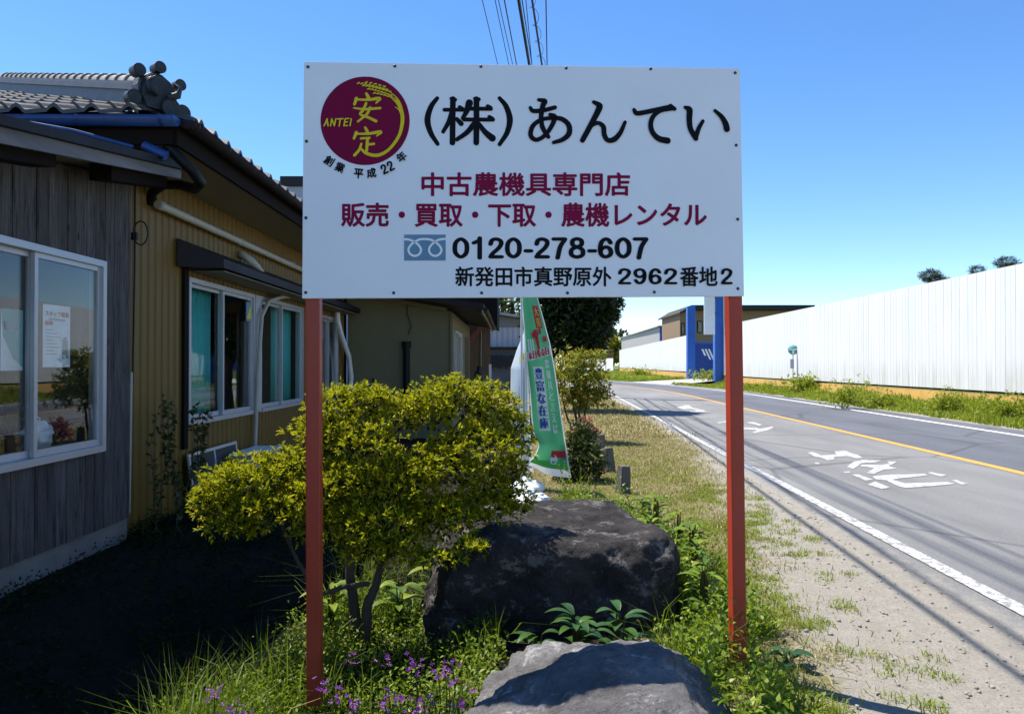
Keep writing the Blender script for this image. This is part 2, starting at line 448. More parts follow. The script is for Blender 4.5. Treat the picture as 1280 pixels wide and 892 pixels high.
M['leaf_glossy'] = leafmat('glossy_leaf', [(0.0, (0.025, 0.07, 0.012)), (1.0, (0.06, 0.13, 0.02))], 0.25, None, 0.3, 0.5)
M['blade'] = leafmat('grass_blade', [(0.0, (0.035, 0.08, 0.008)), (0.6, (0.09, 0.155, 0.012)), (0.93, (0.16, 0.21, 0.02)), (1.0, (0.34, 0.30, 0.12))], 0.42, (0.26, 0.34, 0.02), 0.5)
M['dryblade'] = leafmat('dry_grass_blade', [(0.0, (0.17, 0.15, 0.045)), (0.5, (0.34, 0.28, 0.11)), (1.0, (0.50, 0.42, 0.21))], 0.3)
M['verge'] = leafmat('verge_blade', [(0.0, (0.10, 0.17, 0.012)), (0.6, (0.22, 0.29, 0.018)), (1.0, (0.38, 0.38, 0.07))], 0.4, (0.34, 0.38, 0.02), 0.5)
M['pine'] = leafmat('pine_needles', [(0.0, (0.02, 0.035, 0.012)), (1.0, (0.05, 0.075, 0.02))], 0.15)
M['petal'] = leafmat('purple_petal', [(0.0, (0.20, 0.025, 0.30)), (1.0, (0.42, 0.11, 0.48))], 0.4)

# ------------------------------------------------------------------ scatter builders
def unit(a): return a / np.maximum(np.linalg.norm(a, axis=1, keepdims=True), 1e-9)

def leaf_arrays(P, D, L, W, fold=0.25, droop=0.15):
    """diamond leaves: base, two sides, tip"""
    n = len(P); D = unit(D)
    rnd = unit(RNG.normal(size=(n, 3)) + np.array([0, 0, 1.2]))
    S = unit(np.cross(D, rnd)); N = unit(np.cross(S, D))
    L = np.broadcast_to(np.asarray(L), (n,))[:, None]; W = np.broadcast_to(np.asarray(W), (n,))[:, None]
    b = P; t = P + D * L - N * L * droop
    m = P + D * L * 0.45
    l = m + S * W * 0.5 + N * W * fold; r = m - S * W * 0.5 + N * W * fold
    V = np.stack([b, r, t, l], 1).reshape(-1, 3)
    Fc = np.arange(4 * n).reshape(n, 4)
    return V, Fc

def whorls(P, N, k, L, W, spread=1.0, jit=0.42):
    """k leaves around each shoot tip P with outward normal N"""
    n = len(P)
    PP = np.repeat(P, k, 0); NN = np.repeat(unit(N), k, 0)
    rd = unit(RNG.normal(size=(n * k, 3)))
    D = NN * (0.55 + 0.5 * RNG.random((n * k, 1))) + rd * spread
    LL = L * (1 + jit * RNG.normal(size=n * k)).clip(0.4, 1.8)
    return leaf_arrays(PP + rd * L * 0.15, D, LL, LL * W)

def ellipsoid_pts(c, r, n, zmin=-1.0, shell=0.12, lump=0.16, freq=3.0):
    d = unit(RNG.normal(size=(n * 2, 3))); d = d[d[:, 2] > zmin][:n]
    rr = np.array(r)
    lum = np.array([mnoise.noise(Vector(p * freq + np.array(c) * 5)) for p in d])
    rad = (1 + lump * lum * 2) * (1 - shell * RNG.random(len(d)) ** 1.5)
    P = np.array(c) + d * rr * rad[:, None]
    N = unit(d / rr)
    return P, N

def blades(P, H, Wd, lean=0.35, mid=0.55):
    """grass blades: 2 quads -> 5 verts"""
    n = len(P); H = np.broadcast_to(np.asarray(H), (n,))[:, None]; Wd = np.broadcast_to(np.asarray(Wd), (n,))[:, None]
    a = RNG.random(n) * 2 * np.pi; s = np.stack([np.cos(a), np.sin(a), np.zeros(n)], 1)
    b = RNG.random(n) * 2 * np.pi; ld = np.stack([np.cos(b), np.sin(b), np.zeros(n)], 1)
    k = (np.abs(RNG.normal(size=(n, 1))) * lean)
    z = np.array([0, 0, 1.0])
    m = P + z * H * mid + ld * H * k * 0.35
    t = P + z * H * (1 - 0.35 * np.minimum(k, 1.5)) + ld * H * k
    V = np.stack([P - s*Wd/2, P + s*Wd/2, m + s*Wd*0.4, m - s*Wd*0.4, t], 1).reshape(-1, 3)
    i = np.arange(n)[:, None] * 5
    return V, i + np.array([[0, 1, 2, 3]]), i + np.array([[3, 2, 4]])

def build_blades(name, parts, mat, parent=None):
    Vs, Q, T, o = [], [], [], 0
    for V, q, t in parts:
        Vs.append(V); Q.append(q + o); T.append(t + o); o += len(V)
    return np_mesh(name, np.concatenate(Vs), [np.concatenate(Q), np.concatenate(T)], mat, parent)

def build_leaves(name, parts, mat, parent=None):
    Vs, Q, o = [], [], 0
    for V, q in parts:
        Vs.append(V); Q.append(q + o); o += len(V)
    return np_mesh(name, np.concatenate(Vs), [np.concatenate(Q)], mat, parent)

def limb(mb, pts, r0, r1, seg=7):
    n = len(pts); P = []
    for i in range(n - 1):
        for k in range(4):
            P.append(Vector(pts[i]).lerp(Vector(pts[i+1]), k / 4))
    P.append(Vector(pts[-1]))
    P = [p + Vector((mnoise.noise(p * 7), mnoise.noise(p * 7 + Vector((9, 0, 0))), 0)) * r0 * 0.5 for p in P]
    N = len(P) - 1
    mb.tube(P, [r0 + (r1 - r0) * i / N for i in range(N + 1)], seg)

# ------------------------------------------------------------------ strokes and glyphs (2-D, then mapped to a surface)
def spline(pts, wd, sub=7, closed=False):
    P = [np.array(p, float) for p in pts]; n = len(P)
    out, ow = [], []
    rng = range(n) if closed else range(n - 1)
    for i in rng:
        p1, p2 = P[i], P[(i+1) % n]
        p0 = P[(i-1) % n] if (closed or i > 0) else p1 * 2 - p2
        p3 = P[(i+2) % n] if (closed or i + 2 < n) else p2 * 2 - p1
        w1, w2 = wd[i], wd[(i+1) % n]
        for k in range(sub):
            t = k / sub
            out.append(0.5 * (2*p1 + (p2-p0)*t + (2*p0-5*p1+4*p2-p3)*t*t + (3*p1-p0-3*p2+p3)*t**3)); ow.append(w1 + (w2-w1)*t)
    if not closed: out.append(P[-1]); ow.append(wd[-1])
    return out, ow

def stroke(pts, wd, closed=False, cap=True):
    """-> verts2d, faces : ribbon with round caps"""
    if isinstance(wd, (int, float)): wd = [wd] * len(pts)
    if len(wd) < len(pts): wd = list(wd) + [wd[-1]] * (len(pts) - len(wd))
    if len(pts) == 2 and not closed: C, Wd = [np.array(p, float) for p in pts], list(wd)
    else: C, Wd = spline(pts, wd, 7, closed)
    n = len(C); L, Rr = [], []
    for i in range(n):
        a = C[(i-1) % n] if (closed or i > 0) else C[i]; b = C[(i+1) % n] if (closed or i < n-1) else C[i]
        d = b - a; d = d / (np.linalg.norm(d) + 1e-9); nn = np.array([-d[1], d[0]])
        L.append(C[i] + nn * Wd[i] / 2); Rr.append(C[i] - nn * Wd[i] / 2)
    V = L + Rr; Fc = []
    m = n if closed else n - 1
    for i in range(m):
        j = (i + 1) % n; Fc.append((i, j, n + j, n + i))
    if cap and not closed:
        for e, o in ((0, 1), (n-1, n-2)):
            d = C[e] - C[o]; d = d / (np.linalg.norm(d) + 1e-9); nn = np.array([-d[1], d[0]]); r = Wd[e] / 2
            b = len(V); arc = [C[e] + nn*r*math.cos(t) + d*r*math.sin(t) for t in np.linspace(0, math.pi, 9)]
            V += arc; Fc.append(tuple(range(b, b + 9)))
    return V, Fc

_gc = {}
def glyphs(s):
    """filled outline of a string in the default font and its fallbacks -> verts2d, faces, normalised to its bounding box (0..1, y up), aspect"""
    if s in _gc: return _gc[s]
    c = bpy.data.curves.new('tmp', 'FONT'); c.body = s; c.resolution_u = 3
    o = bpy.data.objects.new('tmp', c); SC.collection.objects.link(o)
    bpy.context.view_layer.update()
    me = bpy.data.meshes.new_from_object(o.evaluated_get(bpy.context.evaluated_depsgraph_get()))
    V = np.array([v.co[:2] for v in me.vertices]); Fc = [tuple(p.vertices) for p in me.polygons]
    bpy.data.objects.remove(o); bpy.data.curves.remove(c); bpy.data.meshes.remove(me)
    lo, hi = V.min(0), V.max(0); asp = (hi - lo)[0] / (hi - lo)[1]
    _gc[s] = ((V - lo) / (hi - lo), Fc, asp)
    return _gc[s]

class Print:
    """collects flat marks; fn maps (x, y, lift) of the drawing to 3-D"""
    def __init__(s, fn): s.fn = fn; s.mb = MB(); s.k = 0
    def add(s, V, Fc):
        s.k += 1
        s.mb.add([s.fn(p[0], p[1], s.k) for p in V], Fc)
    def stroke(s, pts, wd, T=None, closed=False):
        V, Fc = stroke(pts, wd, closed)
        if T: V = [T(p) for p in V]
        s.add(V, Fc)
    def poly(s, pts, T=None): s.add([T(p) for p in pts] if T else pts, [tuple(range(len(pts)))])
    def text(s, txt, x0, y0, x1, y1, bold=0.0, rot=0.0, nb=8):
        """fit txt into the box (image style: y0 top, y1 bottom); bold = dilation in drawing units"""
        V, Fc, _ = glyphs(txt)
        cx, cy = (x0+x1)/2, (y0+y1)/2; c, sn = math.cos(rot), math.sin(rot)
        b = bold
        Q = np.stack([(x0 + b) + V[:, 0] * (x1 - x0 - 2*b), (y1 - b) - V[:, 1] * (y1 - y0 - 2*b)], 1)
        offs = [(0, 0)] + ([(b*math.cos(t), b*math.sin(t)) for t in np.linspace(0, 2*math.pi, nb, endpoint=False)] if bold else [])
        for dx, dy in offs:
            P = Q + np.array([dx, dy]) - np.array([cx, cy])
            P = np.stack([cx + P[:, 0]*c - P[:, 1]*sn, cy + P[:, 0]*sn + P[:, 1]*c], 1)
            s.add(P, Fc)
    def build(s, name, m, parent=None): return s.mb.build(name, m, parent)

DIG = {
 '0': [([(.275,.92),(.46,.72),(.46,.28),(.275,.08),(.09,.28),(.09,.72)], True)],
 '1': [([(.32,.97),(.32,.03)], False), ([(.32,.86),(.12,.74)], False)],
 '2': [([(.09,.68),(.14,.86),(.28,.92),(.43,.84),(.45,.68),(.36,.48),(.18,.26),(.10,.10)], False), ([(.09,.08),(.47,.08)], False)],
 '6': [([(.44,.74),(.37,.88),(.25,.91),(.13,.76),(.085,.42),(.14,.16),(.275,.08),(.42,.16),(.455,.32),(.40,.48),(.28,.54),(.15,.47),(.10,.36)], False)],
 '7': [([(.08,.92),(.46,.92)], False), ([(.46,.90),(.30,.55),(.21,.03)], False)],
 '8': [([(.275,.93),(.42,.85),(.42,.65),(.275,.55),(.13,.65),(.13,.85)], True), ([(.275,.53),(.46,.41),(.46,.17),(.275,.07),(.09,.17),(.09,.41)], True)],
 '9': [([(.11,.26),(.18,.12),(.30,.09),(.42,.24),(.465,.58),(.41,.84),(.275,.92),(.13,.84),(.095,.68),(.15,.52),(.27,.46),(.40,.53),(.45,.64)], False)],
 '-': [([(.10,.36),(.28,.36)], False)],
}
def digits(pr, s, x0, y0, x1, y1, wd=0.165):
    adv = [0.38 if ch == '-' else 0.60 for ch in s]; tot = sum(adv) - 0.05
    kx = (x1 - x0) / tot; ky = (y1 - y0); x = x0
    for ch, a in zip(s, adv):
        for pts, cl in DIG[ch]:
            V, Fc = stroke([(p[0], p[1]) for p in pts], wd, cl)
            pr.add([(x + p[0] * kx, y1 - p[1] * ky) for p in V], Fc)
        x += a * kx

# ================================================================== SETTING: ground and road
def smooth(a, b, x):
    t = np.clip((x - a) / (b - a), 0, 1); return t * t * (3 - 2 * t)
def gz(x, y):
    x = np.asarray(x, float); y = np.asarray(y, float)
    u = x * CA - y * SA
    z = -0.008 + 0.20 * smooth(9.6, 13.0, u) * smooth(75, 50, y) - 0.06 * smooth(0.4, -1.6, x) * smooth(30, 12, y) - 0.15 * smooth(0.15, -0.75, x) * smooth(-2.9, -1.9, x) * smooth(5.0, 4.0, y)
    return z
xs = np.concatenate([np.linspace(-400, -14, 24), np.arange(-13, -3, 0.5), np.arange(-3, 3.2, 0.1), np.arange(3.4, 24, 0.7), np.linspace(25, 400, 24)])
ys = np.concatenate([np.linspace(-60, -2, 12), np.arange(-1.5, 9, 0.1), np.arange(9, 30, 0.5), np.arange(30.5, 80, 2), np.linspace(82, 700, 30)])
X, Y = np.meshgrid(xs, ys)
Z = gz(X, Y)
nz = np.array([mnoise.noise(Vector((a * 1.3, b * 1.3, 0))) * 0.022 + mnoise.noise(Vector((a * 5, b * 5, 3))) * 0.008 for a, b in zip(X.ravel(), Y.ravel())]).reshape(X.shape)
U_ = X * CA - Y * SA
Z = Z + nz * np.where(Y < 30, 1, 0) * smooth(1.9, 0.9, U_) - 0.003
i = np.arange(len(ys) - 1)[:, None] * len(xs) + np.arange(len(xs) - 1)[None, :]
i = i.ravel()
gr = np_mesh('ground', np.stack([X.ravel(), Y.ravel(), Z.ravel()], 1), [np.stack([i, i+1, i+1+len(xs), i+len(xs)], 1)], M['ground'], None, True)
tag(gr, kind='structure')

def strip(name, u0, u1, s0, s1, z, mat, ds=1.0, wob0=0.0, wob1=0.0, parent=None):
    S = np.arange(s0, s1 + 1e-6, ds); V = []
    for s in S:
        a = u0 + (mnoise.noise(Vector((s * 1.7, 0, 0))) + 0.5 * mnoise.noise(Vector((s * 6, 4, 0)))) * wob0
        b = u1 + (mnoise.noise(Vector((s * 1.7, 9, 0))) + 0.5 * mnoise.noise(Vector((s * 6, 5, 0)))) * wob1
        V += [(*uv_road(a, s), z), (*uv_road(b, s), z)]
    n = len(S); i = np.arange(n - 1)[:, None] * 2
    return np_mesh(name, V, [i + np.array([[0, 1, 3, 2]])], mat, parent)

def edged_road(name, us, zs, s0, s1, mat, ds, wob):
    S = np.arange(s0, s1 + 1e-6, ds); V = []
    for q in S:
        wv = (mnoise.noise(Vector((q * 1.7, 0, 0))) + 0.5 * mnoise.noise(Vector((q * 6, 4, 0)))) * wob
        for k, (u, z) in enumerate(zip(us, zs)): V.append((*uv_road(u + wv * (1 - k / (len(us) - 1)) ** 4, q), z))
    n = len(S); m = len(us); i = (np.arange(n - 1)[:, None] * m + np.arange(m - 1)[None, :]).ravel()[:, None]
    return np_mesh(name, V, [i + np.array([[0, 1, m + 1, m]])], mat)
road = edged_road('road', [2.02, 2.32, 2.6, 5.56], [-0.035, -0.004, 0.0, 0.0], -30, 110, M['asphalt_old'], 0.25, 0.07)
tag(road, kind='structure')
r2 = strip('road_resurfaced_lane', 5.56, 9.15, -30, 110, 0.0, M['asphalt_new'], 0.25, 0.0, 0.05)
tag(r2, kind='structure')
for nm, a, b, m in (('edge_line', 2.41, 2.52, 'paint_worn'), ('centre_line', 5.49, 5.64, 'paint_yellow'), ('edge_line', 8.38, 8.53, 'paint_white')):
    tag(strip(nm, a, b, -30, 105, 0.005, M[m], 0.5), kind='structure')
# thin dark strip across the road
sv = MB(); pts = [ground_at(760 + k * 16, 497.4 - 0.25 * math.sin(k * 1.3) - 0.02 * k, 0.004) for k in range(12)]
for a, b in zip(pts[:-1], pts[1:]):
    sv.quad(a, b, b + Vector((0, 0.16, 0)), a + Vector((0, 0.16, 0)))
tag(sv.build('road_dark_strip', M['asphalt_new']), kind='structure')

# worn lettering on the road (traced on the ground plane)
def roadmark(polys, x0, y0, k):
    pr = Print(lambda a, b, c: ground_at(x0 + a / k, y0 + b / k, 0.005))
    for p in polys: pr.poly(p)
    return pr
A1 = [[(140,75),(175,70),(230,92),(300,88),(320,84),(308,68),(375,62),(405,76),(450,88),(485,108),(440,110),(390,97),(330,99),(300,106),(310,118),(265,122),(225,105),(190,100)],
      [(385,160),(430,128),(480,120),(600,122),(560,135),(475,140),(440,165),(420,176)],
      [(470,150),(600,150),(645,140),(632,128),(690,130),(662,148),(640,156),(690,173),(610,180),(550,205),(505,200),(552,168),(470,160)],
      [(540,220),(640,210),(860,205),(880,215),(740,230),(660,240),(740,262),(1000,254),(1050,265),(960,276),(740,292),(690,277),(630,247),(560,237)],
      [(875,198),(900,194),(1000,212),(965,222)], [(1030,245),(1055,241),(1128,266),(1090,271)],
      [(415,210),(450,207),(545,240),(500,246)], [(510,270),(560,252),(650,290),(600,298)], [(185,136),(215,136),(215,146),(190,144)], [(360,192),(400,188),(405,198),(370,200)]]
pr = roadmark(A1, 980, 550, 4.923)
A2 = [[(170,210),(260,185),(290,185),(330,210),(440,235),(430,245),(290,250),(300,238),(370,232),(300,217),(240,222),(200,216)],
      [(530,340),(650,322),(660,335),(560,346)], [(800,335),(870,335),(945,360),(910,368),(860,352),(820,346)],
      [(690,388),(800,385),(880,385),(920,395),(1030,375),(1045,383),(1000,405),(880,432),(850,428),(900,408),(800,400),(690,402)]]
for p in A2: pr.poly([((820 + a/7.11 - 980) * 4.923, (480 + b/7.11 - 550) * 4.923) for a, b in p])
tag(pr.build('road_marking', M['paint_marks']), kind='structure')

# ================================================================== SIGNBOARD
sL = Vector((at(378, 0, 3.0).x, 3.0, 0)); sR = Vector((at(930, 0, 3.12).x, 3.12, 0))
se = (sR - sL).normalized(); sn = Vector((se.y, -se.x, 0))
def on_board(px, py, lift=0.0):
    d = Vector(((px - 640) / F, 1, (HZ - py) / F)); o = Vector((0, 0, EYE))
    t = (sL - o).dot(sn) / d.dot(sn)
    return o + d * t + sn * lift
sign = empty('signboard', (sL + sR) / 2)
tag(sign, 'white shop signboard on two red posts with Japanese lettering and a maroon round emblem', 'signboard')
S0 = Matrix.Translation(-(sL + sR) / 2)
def loc(p): return S0 @ Vector(p)
mb = MB()
cs = [on_board(377.5, 373), on_board(930.5, 370), on_board(926.3, 84), on_board(378.5, 75.5)]
cs = [loc(c) for c in cs]; th = sn * 0.022
mb.hexa([cs[0], cs[1], cs[1] - th, cs[0] - th], [cs[3], cs[2], cs[2] - th, cs[3] - th])
board = mb.build('board', M['board'], sign)
bv = board.modifiers.new('bevel', 'BEVEL'); bv.width = 0.002; bv.segments = 2
# battens behind the panel
mb = MB()
for py in (110, 225, 340):
    mb.bar(loc(on_board(386, py, -0.040)), loc(on_board(922, py, -0.040)), 0.035, 0.04)
mb.build('batten', M['darkwood'], sign)
for pxt, pxb in ((389.0, 391.5), (922.5, 927.5)):
    top = on_board(pxt, 90, 0); top = top - sn * (0.022 + 0.031)
    mid = on_board(pxt, 380, 0) - sn * 0.053
    bot = on_board(pxb, 885, 0) - sn * 0.053
    d = (bot - mid) / (mid.z - bot.z)
    bot = mid + d * (mid.z + 0.1); top = mid - d * (2.45 - mid.z)
    mb = MB(); a = se * 0.029; b = sn * 0.031
    bo, to = loc(bot), loc(top)
    mb.hexa([bo - a + b, bo + a + b, bo + a - b, bo - a - b], [to - a + b, to + a + b, to + a - b, to - a - b])
    po = mb.build('post', M['post_red'], sign)
    bv = po.modifiers.new('bevel', 'BEVEL'); bv.width = 0.004; bv.segments = 2

def bprint(): return Print(lambda a, b, k: loc(on_board(a, b, 0.0012 + 0.00012 * k)))
def sub(pr, name, m): return pr.build(name, M[m], board)
# (株)
pr = bprint()
def T(x0, y0, k): return lambda p: (x0 + p[0] / k, y0 + p[1] / k)
k = 9.143; t1 = T(520, 105, k)
def st(pts, wd, t): 
    wd = wd if isinstance(wd, (list, tuple)) else [wd] * len(pts)
    pr.stroke([t(p) for p in pts], [x / k for x in wd])
st([(240,155),(170,250),(128,400),(165,550),(245,680)], [46,60,72,60,46], t1)
st([(955,155),(1030,250),(1072,400),(1040,550),(955,685)], [46,60,72,60,46], t1)
st([(420,165),(418,300),(415,665)], [66,66,66], t1); st([(402,160),(445,172)], [44,46], t1)
st([(322,288),(560,288)], [45,45], t1); st([(498,258),(525,278)], [46,50], t1)
st([(410,320),(370,430),(308,540)], [62,55,44], t1); st([(465,395),(515,448)], [48,58], t1)
st([(608,210),(575,310),(532,385)], [84,60,44], t1)
st([(610,275),(855,278)], [46,46], t1); st([(820,250),(850,268)], [50,52], t1)
st([(545,400),(880,402)], [46,46], t1); st([(838,372),(872,394)], [48,50], t1)
st([(690,168),(690,400),(688,665)], [66,66,66], t1); st([(672,160),(715,170)], [42,48], t1)
st([(665,450),(580,550),(465,630)], [66,58,46], t1); st([(715,450),(790,545),(872,615)], [50,62,80], t1)
t2 = T(650, 105, k)
st([(118,265),(150,302),(260,296),(340,278),(400,262)], [40,50,50,50,48], t2)
st([(215,175),(285,190),(265,235),(248,310),(243,400),(262,500),(325,600)], [40,58,60,56,54,54,48], t2)
st([(345,345),(398,368),(380,440),(325,535),(250,610),(175,632),(122,580),(145,480),(230,410),(340,385),(470,392),(555,460),(562,560),(490,630),(385,665)], [42,56,54,50,48,50,56,54,48,46,54,60,64,54,42], t2)
st([(845,200),(905,235),(908,270),(850,390),(770,540),(715,640)], [42,64,74,64,62,58], t2)
st([(775,530),(830,462),(900,442),(955,485),(965,575),(1005,638),(1080,628),(1150,550),(1203,432)], [46,50,46,56,58,54,64,54,40], t2)
t3 = T(780, 105, k)
st([(118,290),(160,330),(350,295),(530,258)], [42,56,54,58], t3); st([(535,245),(582,280)], [48,46], t3)
st([(570,278),(420,302),(335,370),(308,460),(330,550),(400,620),(500,645)], [36,48,54,56,58,66,74], t3)
st([(705,262),(752,292),(750,400),(765,510),(825,620)], [40,72,64,60,58], t3)
st([(820,610),(860,500),(905,420)], [60,50,40], t3); st([(1045,300),(1120,370),(1165,450),(1180,512)], [38,54,66,70], t3)
sub(pr, 'company_name', 'ink_black')
pr = bprint()
pr.text('中古農機具専門店', 526.5, 215, 788, 245, 0.75)
sub(pr, 'trade_line', 'ink_red'); pr = bprint()
pr.text('販売・買取・下取・農機レンタル', 426, 253, 884, 283.5, 0.8)
sub(pr, 'trade_line', 'ink_red')
pr = bprint()
digits(pr, '0120-278-607', 566, 296.5, 811, 323)
sub(pr, 'telephone_number', 'ink_black'); pr = bprint()
pr.text('新発田市真野原外', 569, 333, 764.5, 358, 0.55)
digits(pr, '2962', 772, 335, 847, 355.5, 0.15)
pr.text('番地', 850, 333, 897, 358, 0.5); digits(pr, '2', 900.5, 335, 916, 355.5, 0.15)
sub(pr, 'address', 'ink_black')
# emblem
pr = bprint()
pr.poly([(455.8 + 55.9 * math.cos(a), 150.3 + 55.6 * math.sin(a)) for a in np.linspace(0, 2*math.pi, 72, endpoint=False)])
sub(pr, 'emblem_disc', 'ink_logo')
pr = Print(lambda a, b, kk: loc(on_board(a, b, 0.0018 + 0.00012 * kk)))
k = 6.608; t4 = T(395, 90, k)
st([(412,172),(430,208)], [20,30], t4); st([(330,215),(314,262)], [30,22], t4); st([(325,222),(430,224),(522,214),(492,252)], [16,22,28,12], t4)
st([(410,255),(385,312),(362,345),(430,372),(492,402)], [22,22,20,22,24], t4); st([(445,290),(415,345),(343,405)], [22,22,16], t4); st([(308,293),(400,303),(527,294)], [12,20,20], t4)
st([(403,455),(420,487)], [20,26], t4); st([(330,498),(310,546)], [28,20], t4); st([(330,508),(430,506),(532,492),(498,526)], [16,22,28,10], t4)
st([(368,546),(440,541)], [18,18], t4); st([(422,550),(416,645)], [24,24], t4); st([(420,597),(476,591)], [20,20], t4); st([(372,590),(355,640),(315,685)], [18,22,24], t4)
st([(365,630),(420,672),(510,685),(600,637),(680,530),(710,420),(706,330),(672,258),(625,215)], [18,26,28,24,26,30,32,20,6], t4)
st([(712,330),(690,250),(650,195),(590,150)], [20,12,9,5], t4); st([(700,340),(680,305),(650,285)], [16,10,4], t4); st([(695,270),(660,225),(600,190)], [14,9,4], t4)
for (xa, ya), (xb, yb), n in (((345,88),(580,140),9), ((388,108),(605,158),9), ((430,137),(615,190),8), ((480,172),(620,208),6), ((410,84),(560,118),5)):
    for q in range(n):
        f = q / (n - 1); x = xa + (xb-xa)*f; y = ya + (yb-ya)*f**1.3
        st([(x - 8, y + 3 - 5*f), (x + 9, y - 3 + 5*f)], [9, 13], t4)
for s in ([(65,445),(90,387),(98,445)], [(75,424),(97,422)], [(118,445),(128,387)], [(128,387),(150,445)], [(150,445),(162,387)], [(175,389),(222,387)], [(199,390),(190,447)],
          [(240,387),(229,445)], [(240,387),(270,385)], [(234,416),(258,414)], [(229,445),(259,443)], [(290,387),(280,445)]):
    for a, b in zip(s[:-1], s[1:]): st([a, b], 11, t4)
sub(pr, 'emblem_lettering', 'ink_yellow')
pr = bprint()
for ch, x, y, a in (('創',105,730,32), ('業',195,785,24), ('平',350,837,6), ('成',456,832,-7), ('22',588,788,-27), ('年',705,700,-40)):
    cx, cy = t4((x, y)); hw = 6.0 if ch != '22' else 8.6; hh = 6.2
    if ch == '22':
        for q in (-1, 1):
            for pts, cl in DIG['2']:
                V, Fc = stroke(pts, 0.17, cl); c_, s_ = math.cos(R(a)), math.sin(R(a))
                pr.add([(cx + ((p[0]-.28)*14 + q*4.4)*c_ - (.5-p[1])*12.5*s_, cy + ((p[0]-.28)*14 + q*4.4)*s_ + (.5-p[1])*12.5*c_) for p in V], Fc)
    else: pr.text(ch, cx - hw, cy - hh, cx + hw, cy + hh, 0.38, R(a))
sub(pr, 'founding_year', 'ink_black')
# free-dial icon
pr = bprint(); pr.poly([(505, 293), (557, 293), (557, 325.5), (505, 325.5)]); sub(pr, 'telephone_icon', 'ink_blue')
pr = Print(lambda a, b, kk: loc(on_board(a, b, 0.0018 + 0.00012 * kk)))
k = 18.29; t5 = T(500, 285, k)
st([(95,255),(200,262),(310,305),(420,385),(478,490),(440,590),(335,635),(230,590),(190,490),(240,390),(340,310),(450,258),(570,250),(690,262),(790,310),(890,390),(945,490),(905,590),(800,635),(700,590),(662,490),(705,395),(790,320),(890,265),(1040,243)], 50, t5)
sub(pr, 'telephone_icon_loops', 'board')
for x, y in ((384,82.5),(493,81.5),(601,82),(708,84),(814,85),(920,90),(382,365.5),(492,366),(602,366),(709.5,366),(818,365),(922.6,360.6),(382.5,176),(382,272),(921,181),(922.6,273.7)):
    mb = MB(); c = loc(on_board(x, y, 0.0005)); 
    Q = Matrix.Translation(c) @ sn.to_track_quat('Z', 'Y').to_matrix().to_4x4()
    mb.lathe([(0.0065, 0), (0.0065, 0.002), (0.004, 0.0045), (0.0, 0.005)], 10, Q)
    mb.build('bolt', M['bolt'], board)

# ================================================================== HOUSE
house = empty('house', (-5.0, 8.0, 0))
tag(house, 'single storey house with grey plank front, mustard siding and a dark tiled hip roof', 'house')
HI = Vector((-5.0, 8.0, 0))
def H(mb, name, mats, parent=house):
    mb.v = [(p[0] - HI.x, p[1] - HI.y, p[2] - HI.z) for p in mb.v]
    return mb.build(name, mats, parent)
GX = -3.0                                  # grey plank wall plane
WY0, WY1, WZ0, WZ1 = 3.86, 5.38, 0.67, 2.05  # its window
def rake(y): return 2.40 + 0.155 * (y - 3.74)
mb = MB(); y = 0.9; rr = random.Random(3)
while y < 5.78:
    wd = rr.uniform(0.095, 0.125); y1 = min(y + wd, 5.785); off = rr.uniform(0, 0.006)
    zt = rake(y) + 0.06
    spans = [(0.10, zt)]
    if y1 > WY0 and y < WY1:
        spans = [(0.10, WZ0), (WZ1, zt)]
    a, b = y + 0.0025, y1 - 0.0025
    for z0, z1 in spans:
        if b > a: mb.box((GX - 0.02, a, z0), (GX + off, b, z1))
    y = y1
H(mb, 'plank_wall', M['planks'])
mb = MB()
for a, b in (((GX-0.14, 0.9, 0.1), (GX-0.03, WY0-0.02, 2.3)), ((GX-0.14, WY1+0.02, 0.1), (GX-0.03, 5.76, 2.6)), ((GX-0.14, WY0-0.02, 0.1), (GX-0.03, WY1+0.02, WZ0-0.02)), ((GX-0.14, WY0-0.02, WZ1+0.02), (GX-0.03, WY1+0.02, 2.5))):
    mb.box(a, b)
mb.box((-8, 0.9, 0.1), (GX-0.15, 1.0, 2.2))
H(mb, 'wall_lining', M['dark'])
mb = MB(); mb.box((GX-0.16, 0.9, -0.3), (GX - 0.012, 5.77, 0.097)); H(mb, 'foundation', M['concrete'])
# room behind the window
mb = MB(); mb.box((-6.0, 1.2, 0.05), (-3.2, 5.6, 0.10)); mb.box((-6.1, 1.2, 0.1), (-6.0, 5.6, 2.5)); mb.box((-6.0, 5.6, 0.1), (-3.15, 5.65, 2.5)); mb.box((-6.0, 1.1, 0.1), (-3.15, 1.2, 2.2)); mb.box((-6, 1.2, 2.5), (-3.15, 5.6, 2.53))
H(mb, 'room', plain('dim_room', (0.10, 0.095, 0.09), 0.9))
mb = MB(); mb.box((-3.9, 1.3, 0.66), (-3.13, 5.5, 0.70)); H(mb, 'counter', M['darkwood'])

